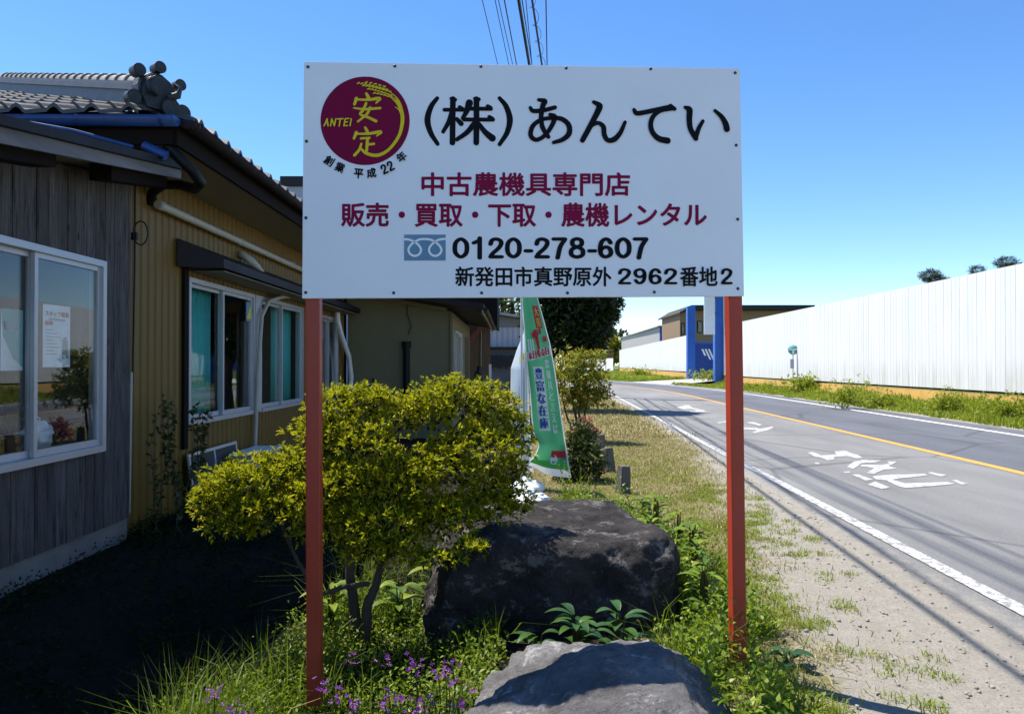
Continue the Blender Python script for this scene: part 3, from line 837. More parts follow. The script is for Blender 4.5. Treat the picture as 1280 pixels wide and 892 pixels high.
def window(y0, y1, z0, z1, X, name='window', panes=2, fr=0.045, curtains=(), sash=0.035, depth=0.09, parent=None):
    parent = parent or house
    mb = MB()
    for a, b in (((X-depth+0.01, y0, z0), (X+0.025, y0+fr, z1)), ((X-depth+0.01, y1-fr, z0), (X+0.025, y1, z1)), ((X-depth+0.01, y0+fr, z1-fr), (X+0.025, y1-fr, z1)), ((X-depth+0.01, y0+fr, z0), (X+0.04, y1-fr, z0+fr))):
        mb.box(a, b)
    wn = H(mb, name, M['alu'], parent)
    n = panes; L = (y1 - y0 - 2*fr) / n
    for k in range(n):
        a = y0 + fr + k*L - (0.02 if k else 0); b = y0 + fr + (k+1)*L + (0.02 if k < n-1 else 0)
        xo = X - 0.012 if k % 2 == 1 else X - 0.045
        mb = MB()
        for p, q in (((xo-0.014, a, z0+fr+.001), (xo+0.014, a+sash, z1-fr-.001)), ((xo-0.014, b-sash, z0+fr+.001), (xo+0.014, b, z1-fr-.001)), ((xo-0.014, a+sash, z1-fr-sash), (xo+0.014, b-sash, z1-fr-.001)), ((xo-0.014, a+sash, z0+fr+.001), (xo+0.014, b-sash, z0+fr+sash*1.3))):
            mb.box(p, q)
        H(mb, 'sash', M['alu'], wn)
        mb = MB(); mb.box((xo-0.003, a+sash-.002, z0+fr+sash), (xo+0.003, b-sash+.002, z1-fr-sash+.002)); H(mb, 'pane', M['glass_film' if k in curtains else 'glass'], wn)
        if k in curtains:
            V = []; Q = []
            ny = 60
            for q in range(ny+1):
                yy = a + (b-a)*q/ny; xx = X - 0.15 + 0.004*math.sin(q*1.1) + 0.003*math.sin(q*2.7)
                V += [(xx, yy, z0+0.02), (xx, yy, z1-0.03)]
            m2 = MB(); m2.add(V, [(2*q, 2*q+2, 2*q+3, 2*q+1) for q in range(ny)], True); cu = H(m2, 'curtain', M['curtain'], wn)
            cu.modifiers.new('thickness', 'SOLIDIFY').thickness = 0.004
    return wn
window(WY0, WY1, WZ0, WZ1, GX + 0.012)

# lean-to roof over the plank wall
mb = MB()
for x0, x1, z0, z1, in ((-8.2, -2.56, 0.035, 0.10),):
    mb.hexa([(x0, 0.5, rake(0.5)+.11), (x1, 0.5, rake(0.5)+.11), (x1, 5.79, rake(5.79)+.11), (x0, 5.79, rake(5.79)+.11)],
            [(x0, 0.5, rake(0.5)+.165), (x1, 0.5, rake(0.5)+.165), (x1, 5.79, rake(5.79)+.165), (x0, 5.79, rake(5.79)+.165)])
H(mb, 'lean_to_roof', M['brownmetal'])
mb = MB(); mb.hexa([(-2.63, 0.5, rake(.5)), (-2.60, 0.5, rake(.5)), (-2.60, 5.77, rake(5.77)+.04), (-2.63, 5.77, rake(5.77)+.04)],
                   [(-2.63, 0.5, rake(.5)+.108), (-2.60, 0.5, rake(.5)+.108), (-2.60, 5.77, rake(5.77)+.108), (-2.63, 5.77, rake(5.77)+.108)])
H(mb, 'bargeboard', M['fascia'])
mb = MB(); mb.hexa([(-3.3, .6, rake(.6)+.07), (-2.635, .6, rake(.6)+.07), (-2.635, 5.77, rake(5.77)+.07), (-3.3, 5.77, rake(5.77)+.07)],
                   [(-3.3, .6, rake(.6)+.09), (-2.635, .6, rake(.6)+.09), (-2.635, 5.77, rake(5.77)+.09), (-3.3, 5.77, rake(5.77)+.09)])
H(mb, 'soffit', M['soffit'])
for a, b in ((1.0, 4.35), (4.95, 5.75)):
    mb = MB(); mb.hexa([(-2.85, a, rake(a)-.05), (-2.70, a, rake(a)-.05), (-2.70, b, rake(b)-.03), (-2.85, b, rake(b)-.03)], [(-2.85, a, rake(a)+.068), (-2.70, a, rake(a)+.068), (-2.70, b, rake(b)+.068), (-2.85, b, rake(b)+.068)])
    H(mb, 'purlin', M['darkwood'])

# mustard wall, ribbed sheet with openings
YX = -3.1
openings = [(6.99, 10.82, 0.715, 2.13), (11.85, 13.0, 0.3, 2.10)]
mb = MB(); y = 5.79; prof = [(0, 0.0), (0.062, 0.0), (0.075, -0.014), (0.112, -0.014), (0.125, 0.0)]
while y < 13.58:
    for (d0, h0), (d1, h1) in zip(prof[:-1], prof[1:]):
        a, b = y + d0, min(y + d1, 13.6)
        if a >= 13.6: continue
        sp = [(-0.1, 3.0)]
        for o in openings:
            if b > o[0] - 0.02 and a < o[1] + 0.02: sp = [(-0.1, o[2]), (o[3], 3.0)]
        for z0, z1 in sp: mb.quad((YX + h0, a, z0), (YX + h1, b, z0), (YX + h1, b, z1), (YX + h0, a, z1))
    y += 0.125
mw = H(mb, 'siding', M['mustard'])
mb = MB(); X0 = YX - 0.03
for a, b, z0, z1 in ((5.79, 6.97, -.1, 3), (10.84, 11.83, -.1, 3), (13.02, 13.6, -.1, 3), (6.97, 10.84, -.1, .70), (6.97, 10.84, 2.15, 3), (11.83, 13.02, -.1, .29), (11.83, 13.02, 2.12, 3)):
    mb.box((X0 - 0.1, a, z0), (X0, b, z1))
mb.box((-11, 5.79, -.1), (X0 - 0.1, 5.85, 3.0)); mb.box((-11, 13.5, -.1), (X0 - 0.1, 13.6, 3.0)); mb.box((-11.1, 5.79, -.1), (-11, 13.6, 3))
mb.box((-6.2, 5.9, 0.2), (-6.1, 13.4, 2.9)); mb.box((-6.1, 5.9, 0.2), (X0-.1, 13.4, 0.24))
H(mb, 'inner_wall', M['dark'])
mb = MB(); mb.box((YX-0.01, 5.785, -.1), (YX + 0.03, 5.815, 2.95)); H(mb, 'corner_trim', M['darkwood']); mb = MB(); mb.box((YX-0.01, 13.58, -.1), (YX+0.03, 13.64, 2.9)); H(mb, 'corner_trim', M['darkwood'])
window(6.99, 8.78, 0.715, 2.13, YX + 0.01, curtains=(0,))
window(8.98, 10.82, 0.715, 2.13, YX + 0.01, curtains=(1,))
window(11.85, 13.0, 0.3, 2.10, YX + 0.01, curtains=())
mb = MB(); mb.box((YX-.08, 8.782, .73), (YX+.045, 8.978, 2.125)); H(mb, 'mullion', M['alu'])
mb = MB(); mb.box((YX+.002, 6.90, .5), (YX+.03, 6.985, 2.2)); H(mb, 'shutter_jamb', M['darkwood'])
# warning sticker in the second pane
mb = MB(); X1 = YX + 0.03
mb.quad((X1, 8.50, 1.80), (X1, 8.66, 1.80), (X1, 8.66, 2.02), (X1, 8.50, 2.02)); sk = H(mb, 'sticker', M['ink_blue'])
mb = MB(); mb.add([(X1+.001, 8.51, 1.83), (X1+.001, 8.65, 1.83), (X1+.001, 8.65, 2.0)], [(0, 1, 2)]); s2 = H(mb, 'sticker_triangle', M['ink_yellow'], sk)
# awning above the windows
mb = MB(); mb.hexa([(YX+.02, 6.76, 2.20), (-2.74, 6.99, 2.215), (-2.74, 13.3, 2.215), (YX+.02, 13.3, 2.20)], [(YX+.02, 6.76, 2.46), (-2.74, 6.99, 2.30), (-2.74, 13.3, 2.30), (YX+.02, 13.3, 2.46)])
aw = H(mb, 'awning', M['brownmetal'])
mb = MB(); mb.box((YX+.04, 7.05, 2.188), (-2.76, 13.25, 2.197)); H(mb, 'awning_soffit', M['soffit'], aw)

# tiled hip roof
EX, EY, EZ, SL = -2.45, 5.38, 3.14, 0.40
def tiles(front, nrow, ncol, name):
    """rows of overlapping wavy tiles on one roof plane"""
    tw, tl = 0.275, 0.24; mb = MB()
    wave = [0.0, 0.012, 0.038, 0.052, 0.040, 0.012, 0.0]
    wx = [0, 0.08, 0.16, 0.25, 0.34, 0.44, 1.0]
    for r in range(nrow):
        for c in range(ncol):
            if front:
                if c * tw < (r + 0.6) * tl: continue
                if c*tw > 8.9 - (r+0.6)*tl: continue
            else:
                if c * tw < (r + 0.6) * tl: continue
                if c*tw > 8.9 - (r+0.6)*tl: continue
            vs = []
            for e, (dl, lift) in enumerate(((-0.03, 0.028), (tl, 0.0))):
                for q in range(7):
                    a = (c + wx[q]) * tw; d = r * tl + dl
                    z = EZ + SL * d + lift + wave[q]
                    vs.append((EX - a, EY + d, z) if front else (EX - d, EY + a, z))
            for q in range(7):                              # front lip
                p = vs[q]; vs.append((p[0], p[1], p[2] - 0.03))
            fs = [(q, q+1, 7+q+1, 7+q) for q in range(6)] + [(14+q, 14+q+1, q+1, q) for q in range(6)]
            mb.add(vs, fs, False)
    return H(mb, name, M['kawara'])
tiles(True, 17, 33, 'roof_tiles'); tiles(False, 17, 33, 'roof_tiles')
mb = MB(); A = [(EX, EY, EZ - .03), (EX - 9, EY, EZ - .03), (EX - 9, EY + 9, EZ - .03), (EX, EY + 9, EZ - .03)]; ap = (EX - 4.5, EY + 4.5, EZ - .03 + SL * 4.5)
mb.add(A + [ap], [(0, 1, 4), (1, 2, 4), (2, 3, 4), (3, 0, 4)]); H(mb, 'roof_deck', M['darkwood'])
mb = MB(); mb.box((EX - 9, EY + .03, 2.93), (YX - .12, EY+9, 2.95)); mb.box((YX + .005, EY + .03, 2.93), (EX - .04, EY + 9, 2.95)); H(mb, 'soffit', M['soffit'])
mb = MB(); mb.box((EX - .04, EY + .02, 2.91), (EX - .01, EY + 9, 3.10)); mb.box((EX - 9, EY, 2.91), (EX - .04, EY + .02, 3.10)); H(mb, 'eave_fascia', M['darkwood'])
def gutter(p, q, mat, name='gutter'):
    p, q = Vector(p), Vector(q); d = (q - p).normalized(); s = Vector((-d.y, d.x, 0)); mb = MB(); n = 8
    prof = [(math.cos(t) * 0.058, -abs(math.sin(t)) * 0.062) for t in np.linspace(0, math.pi, n)]
    V = []
    for P in (p, q):
        for a, z in prof: V.append(P + s * a + Vector((0, 0, z)))
    mb.add(V, [(k, k+1, n+k+1, n+k) for k in range(n-1)], True); mb.add([V[k] for k in range(n)], [tuple(range(n))]); mb.add(V[n:], [tuple(range(n))])
    for k in range(int((q-p).length / 0.6) + 1):
        c = p + d * (k * 0.6 + 0.1); c.z += 0.0
        mb.bar(c - s * .058, c + s * .058, 0.02, 0.008)
        pts = [c + s * a * 1.06 + Vector((0, 0, z * 1.06)) for a, z in prof]
        for a, b in zip(pts[:-1], pts[1:]): mb.bar(a, b, 0.022, 0.006)
    o = H(mb, name, mat); m = o.modifiers.new('t', 'SOLIDIFY'); m.thickness = 0.004
    return o
gutter((EX + .02, EY - .06, 3.09), (EX - 9, EY - .06, 3.10), M['bluepipe'])
gutter((EX + .06, EY + .0, 3.09), (EX + .06, EY + 8.8, 3.085), M['brownmetal'])
# hip ridge: stacked flat tiles under round caps
hd = Vector((-1, 1, SL)).normalized(); h0 = Vector((EX - .32, EY + .32, EZ + SL * .32 + .03))
mb = MB(); mb.bar(h0 + Vector((0, 0, .045)), h0 + hd * 5.6 + Vector((0, 0, .045)), .24, .10)
mb.bar(h0 + Vector((0, 0, .12)), h0 + hd * 5.6 + Vector((0, 0, .12)), .28, .045); mb.bar(h0 + Vector((0, 0, .155)), h0 + hd * 5.6 + Vector((0, 0, .155)), .23, .03)
H(mb, 'ridge', M['kawara_light'])
mb = MB(); sd2 = Vector((1, 1, 0)).normalized(); up = sd2.cross(hd) * -1
if up.z < 0: up = -up
for k in range(22):
    a = h0 + hd * (k * .255 - .02) + Vector((0, 0, .165)); b = a + hd * .27; n = 9
    vs = []
    for P, r in ((a, .088), (a + hd * .03, .088), (a + hd * .03, .078), (b, .070)):
        for t in np.linspace(0, math.pi, n): vs.append(P + sd2 * math.cos(t) * r + up * math.sin(t) * r)
    mb.add(vs, [(j*n+q, j*n+q+1, (j+1)*n+q+1, (j+1)*n+q) for j in range(3) for q in range(n-1)], True); mb.add(vs[:n], [tuple(range(n))])
H(mb, 'ridge_caps', M['kawara_light'])
# ornament tile at the end of the ridge
oc = Vector((-2.72, 5.64, 3.37)); fd = Vector((0.80, -0.60, 0)); OM = Matrix.Translation(oc) @ fd.to_track_quat('Z', 'Y').to_matrix().to_4x4()
mb = MB()
out = [(-.13,-.16),(-.17,-.06),(-.15,.05),(-.12,.12),(-.05,.17),(.03,.17),(.10,.13),(.14,.06),(.17,-.05),(.15,-.16)]
for z0, z1, s in ((-.10, .0, 1.0), (0.0, .035, .82)):
    vs = [OM @ Vector((a*s, b*s, z0)) for a, b in out] + [OM @ Vector((a*s*.94, b*s*.94, z1)) for a, b in out]; n = len(out)
    mb.add(vs, [tuple(range(n))[::-1], tuple(range(n, 2*n))] + [(q, (q+1) % n, n+(q+1) % n, n+q) for q in range(n)])
orn = H(mb, 'ridge_ornament', M['ornament'])
for a, b, r, L in ((-.155, .14, .048, .05), (.0, .205, .046, .06), (.165, .12, .045, .05), (.19, -.09, .062, .04), (-.19, -.07, .055, .04), (.07, -.10, .075, .12), (-.02, .05, .10, .03)):
    mb = MB(); mb.lathe([(0, -.06), (r*.9, -.06), (r*.9, L*.4), (r, L*.4), (r, L*.62), (r*.72, L*.62), (r*.62, L*.56), (0, L*.56)], 14, OM @ Matrix.Translation((a, b, 0)))
    H(mb, 'knob', M['ornament'], orn)
mb = MB()
for s in (-1, 1): mb.tube([OM @ Vector((s*.05, -.02, .06)), OM @ Vector((s*.10, .0, .10)), OM @ Vector((s*.12, .06, .09)), OM @ Vector((s*.09, .09, .07))], [.028, .03, .022, .01], 8)
H(mb, 'scroll', M['ornament'], orn)
# pipes
mb = MB(); mb.tube([at(10, 149, 4.9), at(90, 163, 5.15), at(165, 183, 5.35)], .016, 8); H(mb, 'gutter_pipe', M['bluepipe'])
mb = MB(); p = [Vector(at(178 + 2.2*q, 181 + 1.0*q, 5.35)) for q in range(14)]
mb.tube(p, [.036 if q % 2 else .028 for q in range(14)], 10); H(mb, 'corrugated_hose', M['bluepipe'])
mb = MB(); mb.tube([at(208, 180, 5.45), at(224, 198, 5.45), at(240, 214, 5.5), at(250, 228, 5.6), at(243, 236, 5.75), at(225, 231, 5.9), at(205, 230, 6.1), at(190, 239, 6.25), at(187, 254, 6.3)], .040, 10)
H(mb, 'downpipe', M['blackpipe'])
mb = MB(); mb.tube([(-3.03, 6.28, 2.665), (-3.03, 13.4, 2.655)], .036, 12)
for yy in (6.3, 8.2, 10.1, 12.0): mb.tube([(-3.03, yy, 2.665), (-3.03, yy + .06, 2.665)], .042, 12)
H(mb, 'horizontal_pipe', M['cream'])
mb = MB(); mb.tube([at(298, 318, 8.45), at(303, 319, 8.3), at(314, 326, 8.35), at(322, 334, 8.5), at(328, 340, 8.7)], [.045, .045, .045, .035, .022], 9); H(mb, 'vent_pipe', M['cream'])
mb = MB(); mb.tube([at(398, 367, 11.4), at(378, 370, 10.5), at(352, 371, 9.5), at(336, 376, 9.1), at(327, 395, 8.85), at(324, 440, 8.8), at(321, 500, 8.75), at(319, 560, 8.7)], .024, 9); H(mb, 'hose', M['cream'])
mb = MB(); mb.tube([at(421, 380, 12.6), at(422, 400, 12.65), at(427, 420, 12.9), at(436, 445, 13.35), at(439, 470, 13.5), at(438, 500, 13.45)], .045, 9); H(mb, 'hose', M['whiteplastic'])
mb = MB(); mb.tube([at(168, 225, 5.95), at(168, 330, 5.95), at(166, 480, 5.9)], .007, 6); mb.tube([at(175 + 9*math.cos(t), 291 + 15*math.sin(t), 5.9) for t in np.linspace(0, 6.2, 16)], .006, 6); mb.box(at(164, 300, 5.93), at(170, 290, 5.90))
H(mb, 'cable', M['wire'])
mb = MB(); mb.tube([at(164, 465, 5.8), at(163, 560, 5.8), at(162, 640, 5.8)], .012, 6); H(mb, 'conduit', M['cream'])

# posters and things on the sill behind the plank-wall window
def wall_print(X, fn_list, name, base, y0, y1, z0, z1, label):
    """poster in the plane X, seen from +X: drawing coords 0..1 (x along +y, y down)"""
    e = empty(name, (X, (y0+y1)/2, (z0+z1)/2)); tag(e, label, 'poster', 'posters inside the window')
    f = lambda a, b, k: (0.0015 + .0003*k, (a - .5) * (y1 - y0), (.5 - b) * (z1 - z0))
    mb = MB(); mb.box((-0.001, -(y1-y0)/2, -(z1-z0)/2), (0.001, (y1-y0)/2, (z1-z0)/2)); mb.build('sheet', M['paper'], e)
    for m, fun in fn_list:
        pr = Print(f); fun(pr); pr.build('print', M[m], e)
    return e
def poster_red(pr):
    pr.text('スタッフ募集', .06, .10, .94, .19, .004); pr.text('急募', .06, .26, .34, .33, .006)
def poster_grey(pr):
    pr.poly([(.2,.215),(.8,.215),(.8,.25),(.2,.25)])
    for q in range(8): pr.poly([(.1,.40+.055*q),(.1+.28+.12*((q*7)%3),.40+.055*q),(.1+.28+.12*((q*7)%3),.41+.055*q),(.1,.41+.055*q)])
    pr.poly([(.72,.52),(.84,.50),(.90,.60),(.92,.86),(.68,.86),(.70,.62)])
M['ink_grey'] = plain('ink_grey', (0.25, 0.27, 0.30), 0.6); M['ink_pred'] = plain('ink_poster_red', (0.5, 0.05, 0.05), 0.6); M['ink_teal'] = plain('ink_teal', (0.08, 0.38, 0.36), 0.6)
wall_print(-3.10, [('ink_pred', poster_red), ('ink_grey', poster_grey)], 'poster', 'paper', 4.86, 5.16, 1.28, 1.70, 'white recruitment poster alone in the right sliding pane of the grey plank wall')
wall_print(-3.10, [('ink_pred', poster_red), ('ink_grey', poster_grey)], 'poster', 'paper', 4.06, 4.44, 1.24, 1.70, 'white recruitment poster cut by the left picture edge, in the left sliding pane')
def teal(pr): pr.poly([(0,0),(1,0),(1,.95),(.55,.8),(.1,.45)])
def tealtxt(pr):
    for q in range(5): pr.poly([(.1+.17*q,.2+.03*q),(.2+.17*q,.2+.03*q),(.24+.17*q,.34),(.14+.17*q,.34)])
wall_print(-3.10, [('ink_teal', teal), ('ink_grey', tealtxt)], 'poster', 'paper', 4.46, 4.66, 1.26, 1.64, 'teal and white poster beside the middle stile of the grey plank wall window')
def lathe_thing(name, label, cat, p, prof, mat, rim=None, group=None, pname='shell'):
    e = empty(name, p); tag(e, label, cat, group); mb = MB(); mb.lathe(prof, 20); mb.build(pname, mat, e)
    if rim: mb = MB(); mb.lathe(rim, 20); mb.build('rim', mat, e)
    return e
lathe_thing('bucket', 'white bucket inside the window at the left picture edge', 'bucket', (-3.27, 4.18, .705), [(0,0),(.09,0),(.105,.02),(.13,.19),(.12,.19),(.095,.03),(0,.03)], M['whiteplastic'], [(.128,.18),(.14,.18),(.14,.20),(.12,.20)])
mb = MB(); e = empty('plastic_bag', (-3.25, 5.02, .705)); tag(e, 'crumpled white plastic bag on the sill below the poster', 'bag')
bm = bmesh.new(); bmesh.ops.create_icosphere(bm, subdivisions=4, radius=1)
for v in bm.verts:
    n = mnoise.fractal(v.co * 2.2, 1.0, 2.0, 4) * .28; v.co = Vector((v.co.x*.08*(1+n), v.co.y*.14*(1+n), max(0, .10 + v.co.z*.11*(1+n))))
me = bpy.data.meshes.new('bag'); bm.to_mesh(me); bm.free(); me.materials.append(M['whiteplastic']); me.polygons.foreach_set('use_smooth', [True]*len(me.polygons)); link('bag_body', me, e)
mb = MB(); mb.tube([(0,-.03,.17),(0,-.05,.22),(0,0,.245),(0,.05,.22),(0,.03,.17)], .006, 6); mb.build('handle', M['whiteplastic'], e)
e = lathe_thing('flower_pot', 'potted seedling with bare dark stems inside the window', 'pot', (-3.24, 4.78, .705), [(0,0),(.05,0),(.065,.11),(.07,.11),(.07,.13),(.055,.13),(.05,.09),(0,.09)], M['darkwood'])
pl = MB()
for q in range(7):
    a = q * .9; pl.tube([(0,0,.1),(.05*math.cos(a),.06*math.sin(a),.22),(.09*math.cos(a),.14*math.sin(a),.28+.02*(q%3))], [.005,.004,.002], 5)
pl.build('stems', M['bark'], e)
P, N = ellipsoid_pts((0,0,.28), (.08,.13,.06), 40); build_leaves('foliage', [leaf_arrays(P, N, .04, .02)], M['leaf_bush'], e)

# air conditioner outdoor unit and a leaning screen frame
e = empty('outdoor_unit', (-2.80, 8.1, -.1)); tag(e, 'cream air conditioner outdoor unit below the mustard wall window', 'air conditioner')
mb = MB(); mb.box((-.14,-.38,.04),(.14,.38,.44)); b_ = mb.build('casing', M['cream'], e); b_.modifiers.new('b','BEVEL').width=.012
mb = MB(); mb.box((-.16,-.40,.442),(.16,.40,.462)); mb.build('lid', M['whiteplastic'], e)
mb = MB(); GM = Matrix.Translation((.142,-.1,.24)) @ Matrix.Rotation(R(90),4,'Y')
for r in (.05,.09,.13,.17): mb.lathe([(r-.004,0),(r-.004,.008),(r+.004,.008),(r+.004,0)], 28, GM)
mb.build('fan_grille', M['dark'], e)
for yy in (-.28,.28): mb = MB(); mb.box((-.15,yy-.03,0),(.15,yy+.03,.04)); mb.build('foot', M['dark'], e)
e = empty('window_screen', (-2.98, 7.5, -.1)); tag(e, 'old aluminium insect screen frame leaning on the mustard wall', 'window screen'); e.rotation_euler = (0, R(-7), 0)
mb = MB(); 
for a, b in (((0,-.6,0),(.02,-.57,.56)),((0,.57,0),(.02,.6,.56)),((0,-.57,.53),(.02,.57,.56)),((0,-.57,0),(.02,.57,.03)),((0,-.02,.03),(.02,.01,.53))): mb.box(a,b)
mb.build('frame', M['alu'], e); mb = MB(); mb.box((.008,-.57,.03),(.011,.57,.53)); mb.build('mesh_panel', plain('dark_mesh',(.05,.055,.05),.8), e)
mb = MB(); mb.tube([(.03,-.45,.5),(.05,-.35,.38),(.03,-.3,.33)], .006, 5); mb.build('cord', M['wire'], e)

# ================================================================== OLIVE ANNEX, BROWN SHED, WAREHOUSE
an = empty('annex', (-2, 15, 0)); tag(an, 'olive sided annex with low brown roof behind the house', 'annex'); HI = Vector((-2, 15, 0))
def H2(mb, name, m, parent=an): return H(mb, name, m, parent)
mb = MB(); mb.add([(-3.05,13.66,-.1),(-1.12,13.66,-.1),(-1.12,13.66,2.27),(-3.05,13.66,2.62),(-1.12,19.5,-.1),(-1.12,19.5,2.27),(-3.05,19.5,-.1),(-3.05,19.5,2.62)], [(0,1,2,3),(1,4,5,2),(4,6,7,5)])
H2(mb, 'wall', M['olive'])
for yy in (13.655,): 
    mb = MB(); mb.box((-1.145,yy-.03,-.1),(-1.10,yy+.04,2.25)); H2(mb, 'corner_trim', M['olive'])
mb = MB(); mb.hexa([(-4.2,12.95,2.80),(-.50,12.95,2.27),(-.50,20,2.27),(-4.2,20,2.80)],[(-4.2,12.95,2.90),(-.50,12.95,2.37),(-.50,20,2.37),(-4.2,20,2.90)]); H2(mb, 'roof', M['brownmetal'])
mb = MB(); mb.bar((-2.9,13.58,2.60),(-1.2,13.58,2.30),.05,.07); H2(mb, 'rake_trim', M['soffit'])
mb = MB(); mb.box((-.535,12.99,2.18),(-.505,20,2.262)); H2(mb, 'eave_board', M['soffit'])
mb = MB(); mb.tube([(-.46,13.0,2.27),(-.46,20,2.25)], .04, 8); H2(mb, 'gutter', M['brownmetal'])
window(14.2, 16.0, .3, 1.95, -1.10, curtains=(0,1), parent=an)
mb = MB(); mb.tube([(-1.95,13.60,0.2),(-1.95,13.60,1.60)], .06, 8); mb.tube([(-1.95,13.60,1.60),(-1.95,13.60,1.72)], .085, 8); H2(mb, 'standpipe', M['blackpipe'])
mb = MB(); mb.tube([(-1.95,13.62,2.45),(-1.93,13.62,2.2),(-1.86,13.62,2.0),(-1.92,13.62,1.85)], .008, 5); mb.box((-2.58,13.6,.98),(-2.52,13.65,1.04)); H2(mb, 'cable', M['wire'])
mb = MB(); mb.box((-1.05,16.3,-.1),(-.95,16.4,1.9)); H2(mb, 'post', M['soffit'])

sh = empty('shed', (-1.2, 21, 0)); tag(sh, 'dark brown plank shed with overhanging dark gable behind the annex', 'shed'); HI = Vector((-1.2, 21, 0))
mb = MB(); xx = -3.0
while xx < -.75: mb.box((xx+.004,20.5,-.1),(xx+.146,20.53,2.7)); xx += .15
mb.box((-3,20.54,-.1),(-.752,23,2.7)); H(mb, 'plank_wall', M['brownplank'], sh)
mb = MB(); mb.hexa([(-3.4,20.05,3.3),(-.40,20.05,2.35),(-.40,23.5,2.35),(-3.4,23.5,3.3)],[(-3.4,20.05,3.9),(-.40,20.05,3.3),(-.40,23.5,3.3),(-3.4,23.5,3.9)]); H(mb, 'roof', M['darkwood'], sh)
mb = MB(); mb.bar((-1.25,20.3,1.85),(-.78,20.3,2.4),.05,.14); H(mb, 'brace', worn('faded_red_wood',(.28,.10,.09),.8), sh)
mb = MB(); mb.tube([(-.85,20.45,2.6),(-.86,20.45,1.2)], .012, 6); H(mb, 'conduit', M['cream'], sh)
# barrow-like clutter beside the shed: a gas cylinder on a rack
e = empty('rack', at(600, 500, 18)); e.location.z = -.05; tag(e, 'pale metal rack with a dark bottle beside the brown shed', 'rack')
mb = MB()
for a in (-.15, .22): mb.box((a,-.03,0),(a+.06,.03,1.35 if a > 0 else .9))
mb.box((-.15,-.1,.86),(.28,.1,.90)); mb.build('frame', M['whiteplastic'], e)
e2 = lathe_thing('water_bottle', 'dark plastic bottle standing on the pale rack', 'bottle', e.location + Vector((-.02, 0, .902)), [(0,0),(.11,0),(.12,.03),(.12,.22),(.05,.32),(.05,.38),(0,.38)], M['ornament'], [(.05,.36),(.06,.36),(.06,.40),(0,.40)])

wh = empty('warehouse', (0, 36, 0)); tag(wh, 'grey warehouse with ribbed upper wall beyond the flags', 'warehouse'); HI = Vector((0, 36, 0))
mb = MB(); mb.box((-6,34.1,-.1),(1.35,40,2.0)); H(mb, 'lower_wall', worn('grey_blue_wall',(.16,.17,.20),.8,.1,1.5), wh)
mb = MB(); xx = -6
while xx < 1.3: mb.hexa([(xx,34,2.1),(xx+.09,33.96,2.1),(xx+.16,33.96,2.1),(xx+.25,34,2.1)],[(xx,34,3.0),(xx+.09,33.96,3.0),(xx+.16,33.96,3.0),(xx+.25,34,3.0)]); xx += .25
mb.box((-6,34.01,2.1),(1.35,40,3.0)); H(mb, 'ribbed_wall', worn('pale_ribbed_sheet',(.42,.44,.50),.6,.08,1), wh)
mb = MB(); mb.hexa([(-6.2,33.2,4.5),(1.55,33.2,3.2),(1.55,41,3.2),(-6.2,41,4.5)],[(-6.2,33.2,4.6),(1.55,33.2,3.3),(1.55,41,3.3),(-6.2,41,4.6)]); H(mb, 'roof', M['greypole'], wh)
mb = MB(); mb.hexa([(-6,33.9,3.0),(1.3,33.9,3.0),(1.3,34.0,3.0),(-6,34,3.0)],[(-6,33.9,4.4),(1.3,33.9,3.2),(1.3,34,3.2),(-6,34,4.4)]); H(mb, 'gable', worn('grey_gable',(.20,.20,.22),.8,.1,1), wh)
mb = MB(); mb.box((-6,33.5,2.02),(1.4,34,2.09)); H(mb, 'canopy', M['dark'], wh)
mb = MB()
for q in range(26): 
    xx = -1.3 + q * .09; mb.box((xx,33.6,1.30 - .22*rr.random()),(xx+.08,33.75,1.66 + .1*rr.random()))
H(mb, 'shelf_clutter', M['dark'], wh)
mb = MB(); mb.box((.1,33.4,-.1),(.9,33.9,.75)); H(mb, 'tank', M['cream'], wh)

# pale block with blue-black parapet seen above the eave
bl = empty('concrete_building', (-9.5, 30, 0)); tag(bl, 'grey flat roofed building with dark parapet rising behind the house eave', 'building'); HI = Vector((-9.5, 30, 0))
mb = MB(); mb.box((-9.35,30,-.1),(-6.0,38,8.55)); H(mb, 'wall', worn('grey_render',(.40,.42,.47),.8,.06,1), bl)
mb = MB(); mb.box((-9.45,29.9,8.55),(-5.9,38.1,8.95)); H(mb, 'parapet', M['dark'], bl)
mb = MB()
for q in range(6): mb.bar((-10.6,30.5,7.6+.24*q),(-9.4,30.5,7.6+.24*q),.03,.03)
for q in range(3): mb.bar((-10.6+.6*q,30.5,7.0),(-10.6+.6*q,30.5,8.95),.03,.03,(0,1,0))
H(mb, 'railing', M['alu'], bl)

